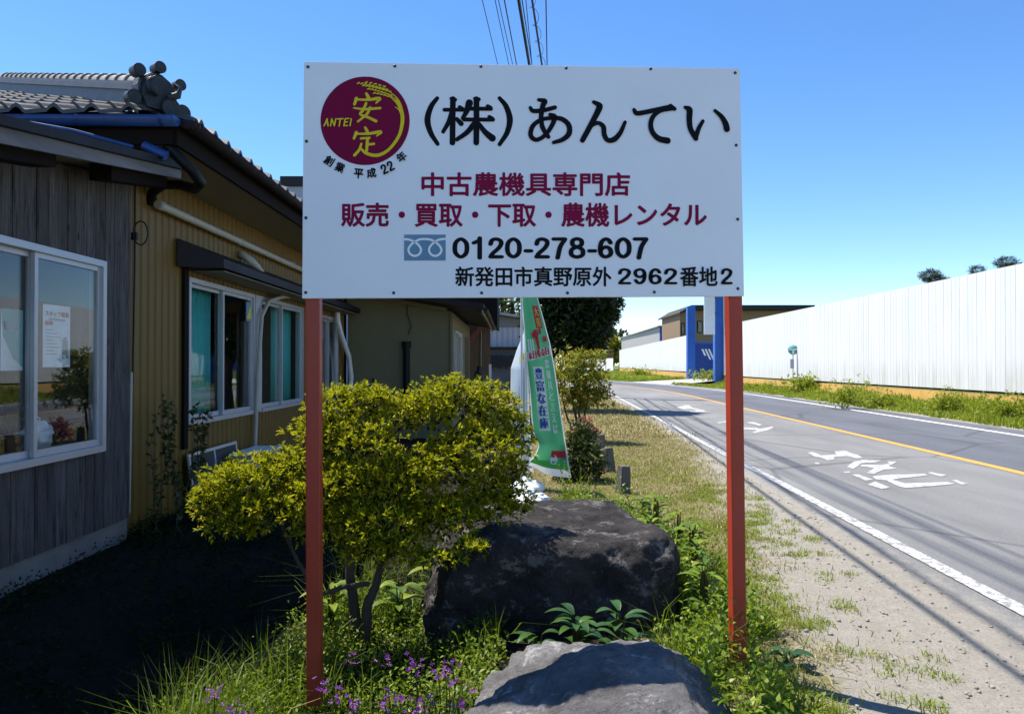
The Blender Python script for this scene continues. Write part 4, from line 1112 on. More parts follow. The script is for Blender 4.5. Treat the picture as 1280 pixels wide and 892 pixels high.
# ================================================================== ACROSS THE ROAD
def fence_run(name, p, q, zb, zt, label, seg=0.42, base=True, sheet='white_sheet'):
    e = empty(name, (p[0], p[1], 0)); tag(e, label, 'fence', 'white sheet fences across the road')
    d = Vector((q[0]-p[0], q[1]-p[1], 0)); L = d.length; d.normalize(); n = Vector((-d.y, d.x, 0)) * (1 if (-d.y) < 0 else -1)
    mb = MB(); s = 0.0
    # each sheet: flat pan with a raised lap rib at its edge
    prof = [(0, 0.0), (0.008, 0.006), (0.022, 0.006), (0.03, 0.0), (0.20, 0.0), (0.206, 0.003), (0.22, 0.003), (0.226, 0), (seg - .002, 0.0)]
    while s < L:
        vs = []
        for a, h in prof:
            pt = d * min(s + a, L) + n * h
            vs += [(pt.x, pt.y, zb + rr.uniform(-.004, .004)), (pt.x, pt.y, zt)]
        mb.add(vs, [(2*i, 2*i+2, 2*i+3, 2*i+1) for i in range(len(prof)-1)])
        s += seg
    mb.build('sheets', M[sheet], e)
    mb = MB(); mb.bar(Vector((0,0,zb-.035)) - n*.05, d*L + Vector((0,0,zb-.035)) - n*.05, .06, .05); mb.build('bottom_rail', M['darkwood'], e)
    mb = MB(); mb.bar(Vector((0,0,zt-.05)) - n*.04, d*L + Vector((0,0,zt-.05)) - n*.04, .05, .05); mb.build('top_rail', M['alu'], e)
    if base:
        mb = MB(); mb.bar(Vector((0,0,(zb-.08)/2-.1)) - n*.10, d*L + Vector((0,0,(zb-.08)/2-.1)) - n*.10, .16, zb+.10); mb.build('base_wall', M['orange_base'], e)
    return e
fence_run('fence', (12.45, 3.0), (13.97, 48.6), 0.57, 3.86, 'tall white sheet steel fence running along the road right of the blue gate')
fence_run('fence', (13.95, 56.4), (17.8, 122.0), 0.70, 3.62, 'far white sheet steel fence left of the blue gate')
e = fence_run('wall', (16.9, 123.0), (13.8, 140.0), 0.1, 2.3, 'low white wall beyond the far end of the fence with dark railing', base=False)
mb = MB()
for q in range(22):
    f = q / 21; mb.box((-3.1*f-.05, 17*f-.05, 2.3), (-3.1*f+.05, 17*f+.05, 3.8))
mb.bar((0,0,3.7),(-3.1,17,3.7),.06,.08); mb.build('railing', M['brownplank'], e)

gt = empty('gate', (14.4, 55, 0)); tag(gt, 'bright blue steel gate between two blue pillars in the white fence', 'gate'); HI = Vector((14.4, 55, 0))
def gx(px, Yd): return (px - 640) / F * Yd
for a, b, Yd, zt in ((858.6, 868.5, 56.0, 5.7), (892.5, 903.3, 48.9, 7.2)):
    mb = MB(); mb.box((gx(a, Yd), Yd-.25, -.1), (gx(b, Yd), Yd+.25, zt)); o = H(mb, 'pillar', M['bluegate'], gt); o.modifiers.new('b','BEVEL').width = .03
GY = 56.0; g0, g1 = gx(868.5, GY) + .002, gx(894, GY)
mb = MB(); mb.box((g0, GY-.02, .1), (g1, GY+.06, 2.85))
for q in range(8): xx = g0 + .06 + q * .19; mb.box((xx, GY-.05, .15), (xx+.07, GY-.022, 2.8))
lf = H(mb, 'gate_leaf', worn('deep_blue_gate',(.012,.055,.26),.5,.12,2), gt)
mb = MB()
for q in range(3):
    x0 = gx(876.5, GY) + .25*q; LL = .5 + .3*q; mb.quad((x0, GY-.056, 2.45), (x0+.14, GY-.056, 2.45), (x0+.14+LL*.45, GY-.056, 2.45-LL), (x0+LL*.45, GY-.056, 2.45-LL))
H(mb, 'stripe_mark', M['whiteplastic'], lf)
mb = MB(); mb.box((g0, GY-.06, 2.86), (g1, GY+.08, 2.98)); H(mb, 'top_bar', M['bluegate'], gt)
SY = 48.75; bn = empty('vertical_sign', (gx(885, SY), SY-.3, 4.4)); tag(bn, 'blank white vertical sign board fixed beside the tall right blue gate pillar', 'sign')
mb = MB(); mb.box((gx(878.5, SY)-gx(885, SY), -.08, -1.15), (gx(892, SY)-gx(885, SY), .02, 1.6)); o = mb.build('panel', M['whiteplastic'], bn); o.modifiers.new('b','BEVEL').width = .02
mb = MB(); mb.box((gx(892, SY)-gx(885, SY)+.001, -.05, .2), (gx(893.5, SY)-gx(885, SY), .3, .3)); mb.box((gx(892, SY)-gx(885, SY)+.001, -.05, 1.2), (gx(893.5, SY)-gx(885, SY), .3, 1.3)); mb.build('bracket', M['dark'], bn)
dv = MB(); c_ = [uv_road(9.1, 46.5), uv_road(9.1, 53.5)]
dv.quad((*c_[0], .004), (13.3, 48.7, .20), (13.9, 55.8, .195), (*c_[1], .004)); dv.quad((13.3, 48.7, .20), (16.5, 49.0, .20), (16.5, 56.0, .20), (13.9, 55.8, .195))
tag(dv.build('driveway', worn('driveway_concrete',(.45,.44,.42),.85,.1,1)), kind='structure')

# tan house with black roof, blue and grey shed
tb = empty('tan_house', (22, 78, 0)); tag(tb, 'tan boarded house with flat black roof behind the blue gate', 'house'); HI = Vector((22, 78, 0)); TY = 75.0
def tx(px): return (px - 640) / F * TY
mb = MB(); mb.box((tx(850), TY, 0), (tx(1004), TY+9, 6.75)); H(mb, 'wall', worn('tan_board',(.26,.175,.10),.75,.1,1,(1,1,6),bump=.2), tb)
mb = MB(); mb.hexa([(tx(846), TY-1, 6.3), (tx(1014), TY-1, 6.76), (tx(1014), TY+10, 6.76), (tx(852), TY+10, 6.76)], [(tx(846), TY-1, 6.45), (tx(862), TY-1, 7.2), (tx(1014), TY+10, 7.25), (tx(862), TY+10, 7.2)])
mb = MB(); mb.hexa([(tx(847), TY-1, 6.35), (tx(862), TY-1, 6.76), (tx(862), TY+10, 6.76), (tx(847), TY+10, 6.35)], [(tx(847), TY-1, 6.5), (tx(862), TY-1, 7.25), (tx(862), TY+10, 7.25), (tx(847), TY+10, 6.5)])
mb.box((tx(862)+.002, TY-1, 6.765), (tx(1014), TY+10, 7.25)); H(mb, 'roof', M['dark'], tb)
for a, b, z0, z1 in ((851.5, 855.5, 4.3, 5.5), (871.5, 878, 4.5, 5.7), (905, 918, 4.4, 5.7), (945, 960, 4.4, 5.7)):
    mb = MB(); mb.box((tx(a), TY-.06, z0), (tx(b), TY-.01, z1)); f = H(mb, 'window', M['darkwood'], tb)
    mb = MB(); mb.box((tx(a)+.08, TY-.075, z0+.08), (tx(b)-.08, TY-.065, z1-.08)); H(mb, 'pane', M['glass'], f)
ws = empty('steel_shed', (19, 95, 0)); tag(ws, 'long grey steel shed with bright blue end wall above the far fence', 'shed'); HI = Vector((19, 95, 0))
mb = MB(); yy = 92.0
while yy < 132: 
    x0 = 18.45 + (yy-92)*.03; mb.hexa([(x0, yy, 0), (x0+.3, yy, 0), (x0+.3, yy+.98, 0), (x0+.03, yy+.98, 0)], [(x0, yy, 5.95), (x0+.3, yy, 5.95), (x0+.3, yy+.98, 5.95), (x0+.03, yy+.98, 5.95)]); yy += 1
H(mb, 'side_wall', worn('grey_steel_sheet',(.36,.35,.33),.6,.06,.5), ws)
mb = MB(); mb.box((18.47, 91.7, 0), (21.2, 91.98, 5.95)); H(mb, 'end_wall', worn('blue_end',(.02,.09,.42),.5,.08,1), ws)
mb = MB(); mb.hexa([(18.1, 91.4, 5.96), (21.4, 91.4, 5.96), (23, 132, 5.96), (19.4, 132, 5.96)], [(18.1, 91.4, 6.08), (21.4, 91.4, 6.3), (23, 132, 6.3), (19.4, 132, 6.08)]); H(mb, 'roof', M['greypole'], ws)

# bus stop post
bs = empty('bus_stop', (at(991, 0, 35).x, 35, .12)); tag(bs, 'bus stop post with round teal disc on the grass before the white fence', 'bus stop')
mb = MB(); mb.tube([(0,0,-.1),(0,0,1.95)], .035, 10); mb.build('post', M['whiteplastic'], bs)
QM = Matrix.Translation((0,-.05,1.86)) @ Vector((-.3,-1,0)).to_track_quat('Z','Y').to_matrix().to_4x4()
mb = MB(); mb.lathe([(0,-.01),(.235,-.01),(.235,.01),(0,.01)], 28, QM); dk = mb.build('disc', M['ink_teal'], bs)
mb = MB(); mb.lathe([(.20,.013),(.215,.013)], 28, QM); mb.add([QM @ Vector(p) for p in ((-.19,-.02,.0125),(.19,-.02,.0125),(.17,.06,.0125),(-.17,.06,.0125))], [(0,1,2,3)]); mb.add([QM @ Vector(p) for p in ((-.04,-.19,.0135),(.04,-.19,.0135),(.05,-.03,.0135),(-.05,-.03,.0135))], [(0,1,2,3)])
mb.build('disc_marks', M['whiteplastic'], dk)
mb = MB(); mb.box((-.15,-.09,.98),(.02,-.06,1.42)); mb.box((-.02,-.06,1.0),(.02,-.036,1.05)); mb.build('timetable', worn('lilac_plate',(.42,.40,.50),.6,.05), bs)

# ================================================================== UTILITY POLES AND WIRES
PX, PY = at(690, 0, 30).x, 30.0
up_ = empty('utility_pole', (PX, PY, 0)); tag(up_, 'concrete utility pole behind the signboard carrying the wires', 'utility pole')
mb = MB(); mb.tube([(0,0,-.3),(0,0,12.0)], [.17,.11], 14); mb.build('pole_shaft', M['greypole'], up_)
for z in (11.05, 10.2): mb = MB(); mb.box((-1.75,-.05,z),(.9,.05,z+.09)); mb.build('crossarm', M['alu'], up_)
for a, z in ((-1.68,11.15),(-1.25,11.15),(-1.05,11.15),(-.95,10.3),(.12,12.0)):
    mb = MB(); mb.lathe([(0,z-.02),(.05,z-.02),(.06,z+.06),(.035,z+.08),(.055,z+.13),(.02,z+.2),(0,z+.2)], 10, Matrix.Translation((a,-.02 if a<0 else 0,0))); mb.build('insulator', M['ornament'], up_)
def wire(a, b, za, zb, rad, label, helix=False, name='power_line'):
    """a: photo pixel where it meets the pole's distance; b: where it leaves the top of the photo"""
    A = at(a[0], a[1], PY); Yb = (zb - EYE) * F / (HZ - b[1]); B = at(b[0], b[1], Yb)
    d = (B - A) / (PY - Yb); pts = []
    for k in range(41):
        s = k * 1.45; p = A + d * s; p.z = A.z + (B.z - A.z) * min(1.6, s / (PY - Yb)) - 0.0
        if s / (PY - Yb) > 1.0: p.z = B.z + (B.z - A.z) * (1 - math.exp(-(s / (PY - Yb) - 1) * 1.0)) * .6
        pts.append(p)
    e = pts[0]; o_ = empty(name, e); tag(o_, label, 'wire', 'overhead wires above the signboard')
    mb = MB(); mb.tube([p - e for p in pts], rad, 7); mb.build('conductor', M['wire'], o_)
    if helix:
        mb = MB(); h = []
        for k in range(900):
            f = k / 900 * 22; i0 = int(f); p = pts[i0].lerp(pts[i0+1], f - i0) - e
            h.append(p + Vector((math.cos(k*.42)*.055, 0, math.sin(k*.42)*.055 - .04)))
        mb.tube(h, .0035, 4); mb.build('spiral_hanger', M['wire'], o_)
        mb = MB(); mb.tube([p - e - Vector((0, 0, .07)) for p in pts], .009, 7); mb.build('hung_cable', M['wire'], o_)
wire((639,150), (603,0), 11.2, 10.6, .011, 'thin overhead wire, leftmost of those above the signboard')
wire((651,150), (619,0), 11.2, 10.6, .011, 'thin overhead wire, second from left above the signboard')
wire((656.5,150), (623.3,0), 11.2, 10.6, .011, 'thin overhead wire, third from left above the signboard')
wire((659,150), (630.7,0), 10.3, 9.6, .016, 'overhead wire just left of the thick black cable')
wire((698,300), (648.6,0), 6.4, 5.6, .021, 'thick black overhead cable above the middle of the signboard', name='cable')
wire((699,300), (652.9,0), 6.4, 6.3, .008, 'fine wire running close along the right side of the thick black cable')
wire((686,300), (657.6,0), 6.4, 7.0, .007, 'fine pale wire between the thick cable and the spiral wrapped cable')
wire((711,300), (666,0), 6.4, 6.0, .010, 'spiral wrapped overhead cable right of the thick black cable', True, 'cable')
wire((687,250), (682.7,0), 8.0, 7.4, .011, 'rightmost overhead wire, almost upright above the signboard')
# a distant pole beyond the warehouse roof and one behind the gate
e = empty('utility_pole', (at(640.5,0,48).x, 48, 0)); tag(e, 'far grey utility pole rising behind the warehouse roof', 'utility pole'); mb = MB(); mb.tube([(0,0,-.2),(0,0,8)], [.16,.12], 10); mb.build('pole_shaft', M['greypole'], e); mb = MB(); mb.box((-.6,-.05,7.3),(.6,.05,7.4)); mb.build('crossarm', M['alu'], e)
e = empty('utility_pole', (at(906.5,0,52).x, 52, 0)); tag(e, 'pale grey utility pole right of the tall blue gate pillar', 'utility pole'); mb = MB(); mb.tube([(0,0,-.2),(0,0,9)], [.19,.14], 10); mb.build('pole_shaft', M['greypole'], e); mb = MB(); mb.box((-.6,-.05,8.3),(.6,.05,8.4)); mb.build('crossarm', M['alu'], e)

# ================================================================== TREES AND SHRUBS
def tree(name, loc_, label, cat, clumps, per, leaf, wid, mat, trunk, group=None, k=5, zmin=-.9, fill=None, shell=.35, lump=.25, spread=1.0):
    e = empty(name, loc_); tag(e, label, cat, group)
    parts = []
    for c, r in clumps:
        P, N = ellipsoid_pts(c, r, int(per * (r[0]*r[1] + r[1]*r[2] + r[0]*r[2])), zmin, shell, lump)
        parts.append(whorls(P, N, k, leaf, wid, spread))
    if fill:
        for c, r in clumps:
            P, N = ellipsoid_pts(c, tuple(q * .72 for q in r), int(fill * (r[0]*r[1] + r[1]*r[2] + r[0]*r[2])), -1, .9, .1); parts.append(leaf_arrays(P, N + RNG.normal(size=N.shape), leaf * 1.5, leaf * 1.1))
    build_leaves('crown', parts, mat, e)
    mb = MB()
    for pts, a, b in trunk: limb(mb, pts, a, b)
    mb.build('trunk', M['bark'], e)
    return e
# big dark tree behind the flag
DT = at(722, 0, 21); DT.z = -.02
def cl(px, py, rx, rz, Y, o): 
    p = at(px, py, Y) - o; s = Y / F; return (tuple(p), (rx * s, rx * s * .9, rz * s))
cs_ = [cl(715, 400, 46, 42, 21, DT), cl(742, 372, 34, 40, 20.6, DT), cl(690, 360, 40, 45, 21.2, DT), cl(725, 330, 48, 48, 21, DT), cl(700, 425, 30, 20, 20.4, DT), cl(745, 398, 24, 26, 20.5, DT), cl(735, 426, 20, 16, 20.3, DT), cl(675, 405, 22, 30, 21, DT), cl(705, 285, 35, 30, 21, DT)]
tree('broadleaf_tree', DT, 'dark glossy broadleaf tree behind the green flag', 'tree', cs_, 420, .13, .45, M['leaf_dark'],
     [([(0,0,0),(.05,0,1.0),(-.05,0,2.2),(.1,0,3.6)], .16, .05), ([(0,0,1.1),(.4,.1,1.9),(.7,.1,2.8)], .08, .03), ([(0,0,1.2),(-.4,0,2.0),(-.7,0,3.0)], .08, .03)], fill=160)
# yellow-orange shrub by the road
SH = Vector((at(724, 0, 12.5).x, 12.5, -.02))
cs_ = [cl(722, 462, 32, 20, 12.5, SH), cl(738, 450, 20, 14, 12.4, SH), cl(710, 478, 26, 18, 12.6, SH), cl(740, 482, 24, 18, 12.3, SH), cl(750, 495, 14, 12, 12.2, SH), cl(724, 500, 24, 14, 12.5, SH), cl(705, 455, 12, 14, 12.7, SH)]
tree('shrub', SH, 'loose shrub with yellow and orange young leaves beside the road', 'shrub', cs_, 650, .065, .36, M['leaf_shrub'],
     [([(0,0,0),(-.05,0,.4),(-.15,.05,.9)], .035, .012), ([(.03,0,0),(.1,0,.5),(.2,0,1.0)], .03, .01), ([(0,0,0),(.0,-.05,.5),(.05,-.1,1.1)], .03, .01), ([(-.03,0,0),(-.2,0,.4),(-.3,0,.8)], .025, .01)], k=5, shell=.6, lump=.5, spread=1.2)
DB = Vector((at(722, 0, 8.3).x, 8.3, -.02))
cs_ = [cl(722, 565, 26, 24, 8.3, DB), cl(735, 580, 20, 20, 8.2, DB), cl(712, 588, 22, 18, 8.3, DB), cl(728, 545, 18, 18, 8.4, DB)]
tree('bush', DB, 'dark green rounded bush at the foot of the green flag', 'shrub', cs_, 1500, .05, .34, M['leaf_bush'], [([(0,0,0),(.02,0,.3),(.05,0,.5)], .025, .01), ([(0,0,0),(-.1,0,.3)], .02, .01)], k=5, fill=500, shell=.4, lump=.35)
PB = Vector((at(733, 0, 11.6).x, 11.6, -.02))
cs_ = [cl(730, 532, 9, 9, 11.6, PB), cl(738, 540, 8, 8, 11.5, PB), cl(724, 540, 8, 9, 11.6, PB), cl(740, 548, 6, 6, 11.5, PB)]
tree('red_leaf_plant', PB, 'low reddish pink leaved plant between the shrub and the concrete stakes', 'shrub', cs_, 2200, .05, .4, M['leaf_pink'], [([(0,0,0),(.02,0,.15)], .012, .006)], k=5, shell=.6, lump=.4)
# pines behind the white fence: only their tops show
rr2 = random.Random(5)
for pxl, pyt, Yd, lab in ((1163, 341, 33, 'small pine top peeping over the white fence, leftmost'), (1183, 350, 36, 'low pine top just over the white fence beside the leftmost pine'), (1222, 334, 34, 'lone rounded pine top over the white fence'), (1258, 324, 31, 'spreading pine top over the white fence near the right picture edge'), (1315, 300, 30, 'pine behind the white fence just outside the right picture edge')):
    t = at(pxl, pyt, Yd); o = Vector((t.x, Yd, .2)); h = t.z - .2
    clp = []
    for q in range(9):
        a = rr2.uniform(0, 6.28); rad = rr2.uniform(.2, .9) * (1 if q else 0); zz = h - .12 - (q * .24)
        clp.append(((rad*math.cos(a), rad*math.sin(a), zz), (rr2.uniform(.25,.5), rr2.uniform(.25,.5), rr2.uniform(.15,.26))))
    tree('pine_tree', o, lab, 'tree', clp, 900, .10, .12, M['pine'], [([(0,0,0),(.08,0,h*.5),(0,0,h*.95)], .11, .03)] + [([(0,0,c[2]-.15), c], .035, .012) for c, r in clp], 'pines behind the white fence', k=7, shell=.5)
# far tree line beyond the bend
FT = [(752, 428, 16, 22, 165), (764, 436, 14, 16, 160), (775, 430, 10, 18, 170), (742, 420, 18, 30, 175), (783, 436, 8, 10, 180), (760, 415, 8, 10, 178)]
for n_, (a, b, rx, rz, Yd) in enumerate(FT):
    o = Vector((at(a,0,Yd).x, Yd, 0)); cs_ = [cl(a, b, rx, rz, Yd, o), cl(a-rx*.5, b+rz*.5, rx*.8, rz*.6, Yd-1, o), cl(a+rx*.5, b+rz*.45, rx*.7, rz*.6, Yd+1, o)]
    tree('broadleaf_tree', o, ['distant tree beyond the road bend, tallest beside the dark tree', 'distant lighter tree in front of the far row', 'distant tree next to the grey steel shed', 'distant tree mostly behind the dark broadleaf tree', 'small distant tree at the end of the grey steel shed', 'distant tree top rising out of the far row'][n_], 'tree', cs_, 8, .7, .6, M['leaf_shrub'] if n_ == 1 else M['leaf_bush'], [([(0,0,0),(0,0,3),(0,0,6)], .3, .1)], 'trees beyond the road bend', k=5, fill=4)
o = at(632, 383, 46); o.z = 0
cs_ = [cl(630, 384, 12, 14, 46, o), cl(622, 376, 14, 16, 47, o), cl(645, 393, 8, 8, 46, o), cl(610, 370, 14, 16, 47, o), cl(660, 398, 10, 9, 46, o)]
tree('broadleaf_tree', o, 'green tree rising behind the grey warehouse roof', 'tree', cs_, 60, .22, .5, M['leaf_bush'], [([(0,0,0),(0,0,2.5),(0,0,4.5)], .2, .08)], k=5, fill=25)

# ---- pruned azalea beside the left post
AZ = Vector((at(447, 0, 3.85).x, 3.85, -.06))
pads = [(330,598,66,30,3.72), (288,615,50,30,3.66), (262,632,24,26,3.64), (368,588,42,28,3.80), (345,638,58,26,3.62), (300,656,44,18,3.62), (385,630,40,26,3.70),
        (428,512,48,30,3.92), (402,545,36,34,3.85), (462,503,36,22,3.95), (500,522,36,26,3.98), (450,555,55,34,3.80),
        (573,498,58,28,4.05), (540,515,40,28,4.00), (618,520,40,30,4.05), (646,548,22,28,4.0), (598,562,56,34,3.92), (640,590,24,22,3.95), (555,585,50,32,3.86), (610,605,40,20,3.95),
        (440,598,55,28,3.74), (485,612,52,32,3.78), (520,590,46,34,3.84), (425,640,42,18,3.68), (475,650,52,18,3.66), (535,640,44,24,3.78),
        (415,664,44,22,3.64), (470,690,46,12,3.6), (552,650,52,30,3.80), (605,636,42,24,3.88), (398,618,44,34,3.66), (640,625,26,20,3.95), (455,672,40,10,3.6), (540,698,38,11,3.60), (588,684,26,9,3.6), (505,676,34,10,3.62)]
e = empty('azalea', AZ); tag(e, 'large pruned azalea with cloud shaped yellow green pads beside the left red post', 'shrub')
parts, inner = [], []
for a, b, rx, rz, Yd in pads:
    c, r = cl(a, b, rx*.90, rz*.88, Yd, AZ); r = (r[0], r[0]*.78, r[2])
    ar = r[0]*r[1] + r[1]*r[2] + r[0]*r[2]
    P, N = ellipsoid_pts(c, r, int(6400 * ar), -.75, .26, .40, 4.0)
    keep = RNG.random(len(P)) < np.where(N[:, 2] < -.2, .45, 1.0)
    parts.append(whorls(P[keep], N[keep] + np.array([0, 0, .5]), 6, .0225, .40, .85))
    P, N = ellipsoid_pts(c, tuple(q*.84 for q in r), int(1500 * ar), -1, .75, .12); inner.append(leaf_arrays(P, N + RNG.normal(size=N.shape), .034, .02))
build_leaves('crown', parts, M['leaf_azalea'], e)
build_leaves('shaded_inner_foliage', inner, M['leaf_azalea_shade'], e)  # dark fill between the pads, its shade put into the leaf colour
mb = MB()
def az(px, py, Yd): return at(px, py, Yd) - AZ
limb(mb, [(0,0,-.05), az(444,765,3.85), az(437,720,3.85), az(432,675,3.85), az(420,630,3.8)], .034, .018, 8)
limb(mb, [az(455,800,3.82), az(462,750,3.8), az(475,715,3.8), az(490,675,3.8), az(510,640,3.85)], .030, .014, 8)
limb(mb, [az(462,728,3.8), az(430,732,3.72), az(398,744,3.68), az(372,700,3.7), az(345,640,3.72)], .014, .008, 6)
limb(mb, [az(490,680,3.8), az(540,640,3.9), az(590,600,4.0)], .018, .008, 6); limb(mb, [az(432,680,3.85), az(440,610,3.9), az(455,550,3.95)], .018, .007, 6)
limb(mb, [az(485,690,3.8), az(520,690,3.7), az(560,692,3.64)], .011, .005, 5); limb(mb, [az(510,640,3.85), az(550,560,4.0), az(580,520,4.05)], .014, .006, 6)
mb.build('trunk', M['bark'], e)
rg = random.Random(8); mb = MB()
for q in range(150):
    a, b, rx, rz, Yd = rg.choice(pads); c = az(a, b, Yd); s = Yd / F
    p0 = c + Vector((rg.uniform(-.3,.3)*rx*s, rg.uniform(-.2,.2)*rx*s, -rz*s*.6)); p1 = c + Vector((rg.uniform(-.8,.8)*rx*s, rg.uniform(-.5,.5)*rx*s, rg.uniform(0,.7)*rz*s))
    mb.tube([p0, p0.lerp(p1,.5) + Vector((rg.uniform(-.02,.02),0,.01)), p1], [.005,.0035,.002], 4, False)
mb.build('twigs', M['bark'], e)

# ================================================================== BOULDERS
def boulder(name, label, c, r, mat, top=None, seed=0, exps=3.2, sub=6, rough=.10, cuts=()):
    bm = bmesh.new(); bmesh.ops.create_icosphere(bm, subdivisions=sub, radius=1)
    off = Vector((seed * 3.1, seed * 1.7, seed))
    for v in bm.verts:
        d = v.co.normalized(); p = exps
        k = (abs(d.x)**p + abs(d.y)**p + abs(d.z)**p) ** (-1/p); q = d * k
        for nrm, dist, soft in cuts:
            n_ = Vector(nrm).normalized(); s = q.dot(n_) - dist
            if s > 0: q = q - n_ * s * soft
        n = mnoise.fractal(q * 1.5 + off, .9, 2.1, 6) * rough
        rid = abs(mnoise.noise(q * 3.2 + off * 2)) * rough * .5
        fi = mnoise.fractal(q * 9 + off, .8, 2.1, 5) * rough * .13
        q = q * (1 + n - rid + fi)
        v.co = Vector((q.x * r[0], q.y * r[1], q.z * r[2]))
    me = bpy.data.meshes.new(name); bm.to_mesh(me); bm.free(); me.materials.append(mat)
    me.polygons.foreach_set('use_smooth', [True] * len(me.polygons))
    o = link(name, me); o.location = c; tag(o, label, 'boulder'); return o
b1 = boulder('boulder', 'large dark boulder behind the signboard with a broad sloping top', (.19, 4.27, -.10), (.665, .64, .525), M['rock_dark'], seed=1, exps=11, rough=.08, sub=7,
        cuts=(((-.7,-.2,.6), 1.06, .7), ((.8,.1,.5), 1.16, .7), ((.75,-.65,.0), 1.16, .6), ((-.2,.9,.6), 1.05, .7)))
b2 = boulder('boulder', 'pale grey boulder at the bottom edge in front of the dark boulder', (.305, 2.43, -.05), (.485, .52, .345), M['rock_grey'], seed=4, exps=2.9, rough=.12, sub=7,
        cuts=(((-.6,0,.8), .95, .75), ((.8,0,.55), .93, .75)))

# ================================================================== BANNER FLAGS
def polyline_at(tab, t):
    for (t0, *a), (t1, *b) in zip(tab[:-1], tab[1:]):
        if t <= t1: f = (t - t0) / (t1 - t0); return [x + (y - x) * f for x, y in zip(a, b)]
    return list(tab[-1][1:])
FY = 7.0
# rows of the cloth: t (photo row), left x, right x
ROWS = [(340, 651.5, 663), (372, 652, 672), (400, 654, 680), (430, 656, 688), (460, 659, 693.5), (490, 662, 698), (520, 664, 702), (540, 666, 705), (556, 673, 707.5), (566, 670, 709), (580, 662, 711), (586, 661, 712.5), (597, 661, 714)]
WID = .50
fo = Vector((at(652, 0, FY).x, FY, 0))
def cloth(s, row, k=0):
    l, r_ = polyline_at(ROWS, row)
    x = l + (r_ - l) * s
    wd = (r_ - l) / F * FY; dep = math.sqrt(max(.01, WID**2 - wd**2))
    fold = .035 * math.sin(s * 5.5 + row * .02) + .02 * math.sin(s * 11 - row * .035)
    yy = FY + dep * (s ** 1.15) * .9 + fold
    rowd = row + (1 - s) * -6 * max(0, (row - 560) / 37) - 10 * math.exp(-((s-.0)/.3)**2) * max(0, (row - 575) / 22)
    p = Vector(((x - 640) / F * yy, yy, EYE + (HZ - rowd) / F * yy))
    return p - fo - Vector((0, .0022 + .0006 * k, 0)) if k else p - fo
fl = empty('banner_flag', fo); tag(fl, 'green banner flag with white edge and blue on white Japanese lettering, twisted by the wind', 'banner flag')
ns, nr = 26, 80; V = []
for j in range(nr + 1):
    for i_ in range(ns + 1): V.append(tuple(cloth(i_ / ns, 340 + 257 * j / nr)))
Q = [(j*(ns+1)+i_, j*(ns+1)+i_+1, (j+1)*(ns+1)+i_+1, (j+1)*(ns+1)+i_) for j in range(nr) for i_ in range(ns)]
def clothmat(name, c):
    g = G(name); f = g.noise(3, 4, .5); col = g.ramp(f, [(.3, tuple(x*.9 for x in c)), (.7, c)]); g.set(col, .75, 0, .2)
    tr = g.n('ShaderNodeBsdfTranslucent'); g.l(col, tr.inputs[0]); mx = g.n('ShaderNodeMixShader'); mx.inputs[0].default_value = .35
    g.l(g.p.outputs[0], mx.inputs[1]); g.l(tr.outputs[0], mx.inputs[2]); g.l(mx.outputs[0], g.out.inputs[0]); return g.m
M['cloth_green'] = clothmat('banner_green', (.06, .30, .15)); M['cloth_white'] = clothmat('banner_white', (.74, .76, .76)); M['cloth_blue'] = clothmat('banner_pale_blue', (.52, .66, .80))
M['cloth_ink_blue'] = clothmat('banner_ink_blue', (.03, .09, .42)); M['cloth_red'] = clothmat('banner_red', (.55, .03, .04)); M['cloth_lgreen'] = clothmat('banner_light_green', (.12, .5, .10)); M['cloth_yellow'] = clothmat('banner_yellow', (.72, .55, .05))
mb = MB(); mb.add(V, Q, True); 
for qi, f in enumerate(mb.f):
    i_ = qi % ns; j = qi // ns
    mb.mi[qi] = 1 if (i_ < 1 or i_ >= ns - 1 or j >= nr - 3) else 0
ck = mb.build('cloth', [M['cloth_green'], M['cloth_white']], fl)
def cprint(k0=0): return Print(lambda a, b, k: cloth(a, b, k + k0))
def grid_patch(pr, s0, s1, r0, r1, n=10, m=6, skew=0):
    for a in range(n):
        for b in range(m):
            sa, sb = s0 + (s1-s0)*b/m, s0 + (s1-s0)*(b+1)/m; ra, rb = r0 + (r1-r0)*a/n, r0 + (r1-r0)*(a+1)/n
            pr.k = 0; pr.add([(sa, ra+skew*sa), (sb, ra+skew*sb), (sb, rb+skew*sb), (sa, rb+skew*sa)], [(0,1,2,3)])
pr = cprint(); grid_patch(pr, .55, .86, 382, 410, skew=0); pr.build('red_plate', M['cloth_red'], ck)
pr = cprint(); grid_patch(pr, .05, .95, 441, 452, 3, 10, -9); grid_patch(pr, .22, .58, 458, 538, 26, 4); pr.build('white_plates', M['cloth_white'], ck)
pr = cprint(6)
for q, ch in enumerate('豊富な在庫'): pr.text(ch, .26, 460 + q*15.4, .54, 473.5 + q*15.4, .016, 0, 4)
pr.build('blue_lettering', M['cloth_ink_blue'], ck)
pr = cprint(6)
for q, ch in enumerate('本日特売日'): pr.text(ch, .10 + q*.165, 441.5 - 9*(.17+q*.165), .24 + q*.165, 451 - 9*(.17+q*.165), .012, 0, 4)
pr.poly([(.30,418),(.46,412),(.74,410),(.74,416),(.5,420),(.36,423)]); pr.poly([(.42,420),(.58,418),(.56,437),(.48,437)]); pr.poly([(.74,421),(.90,420),(.90,426),(.74,428)])
for q in range(3): pr.k = 0; pr.poly([(.5+.1*q,563),(.6+.1*q,563.2),(.6+.1*q,572.2),(.5+.1*q,572)])
for q in range(2): pr.k = 0; pr.poly([(.78+.08*q,563),(.86+.08*q,563.2),(.86+.08*q,572.2),(.78+.08*q,572)])
pr.build('red_lettering', M['cloth_red'], ck)
pr = cprint(6)
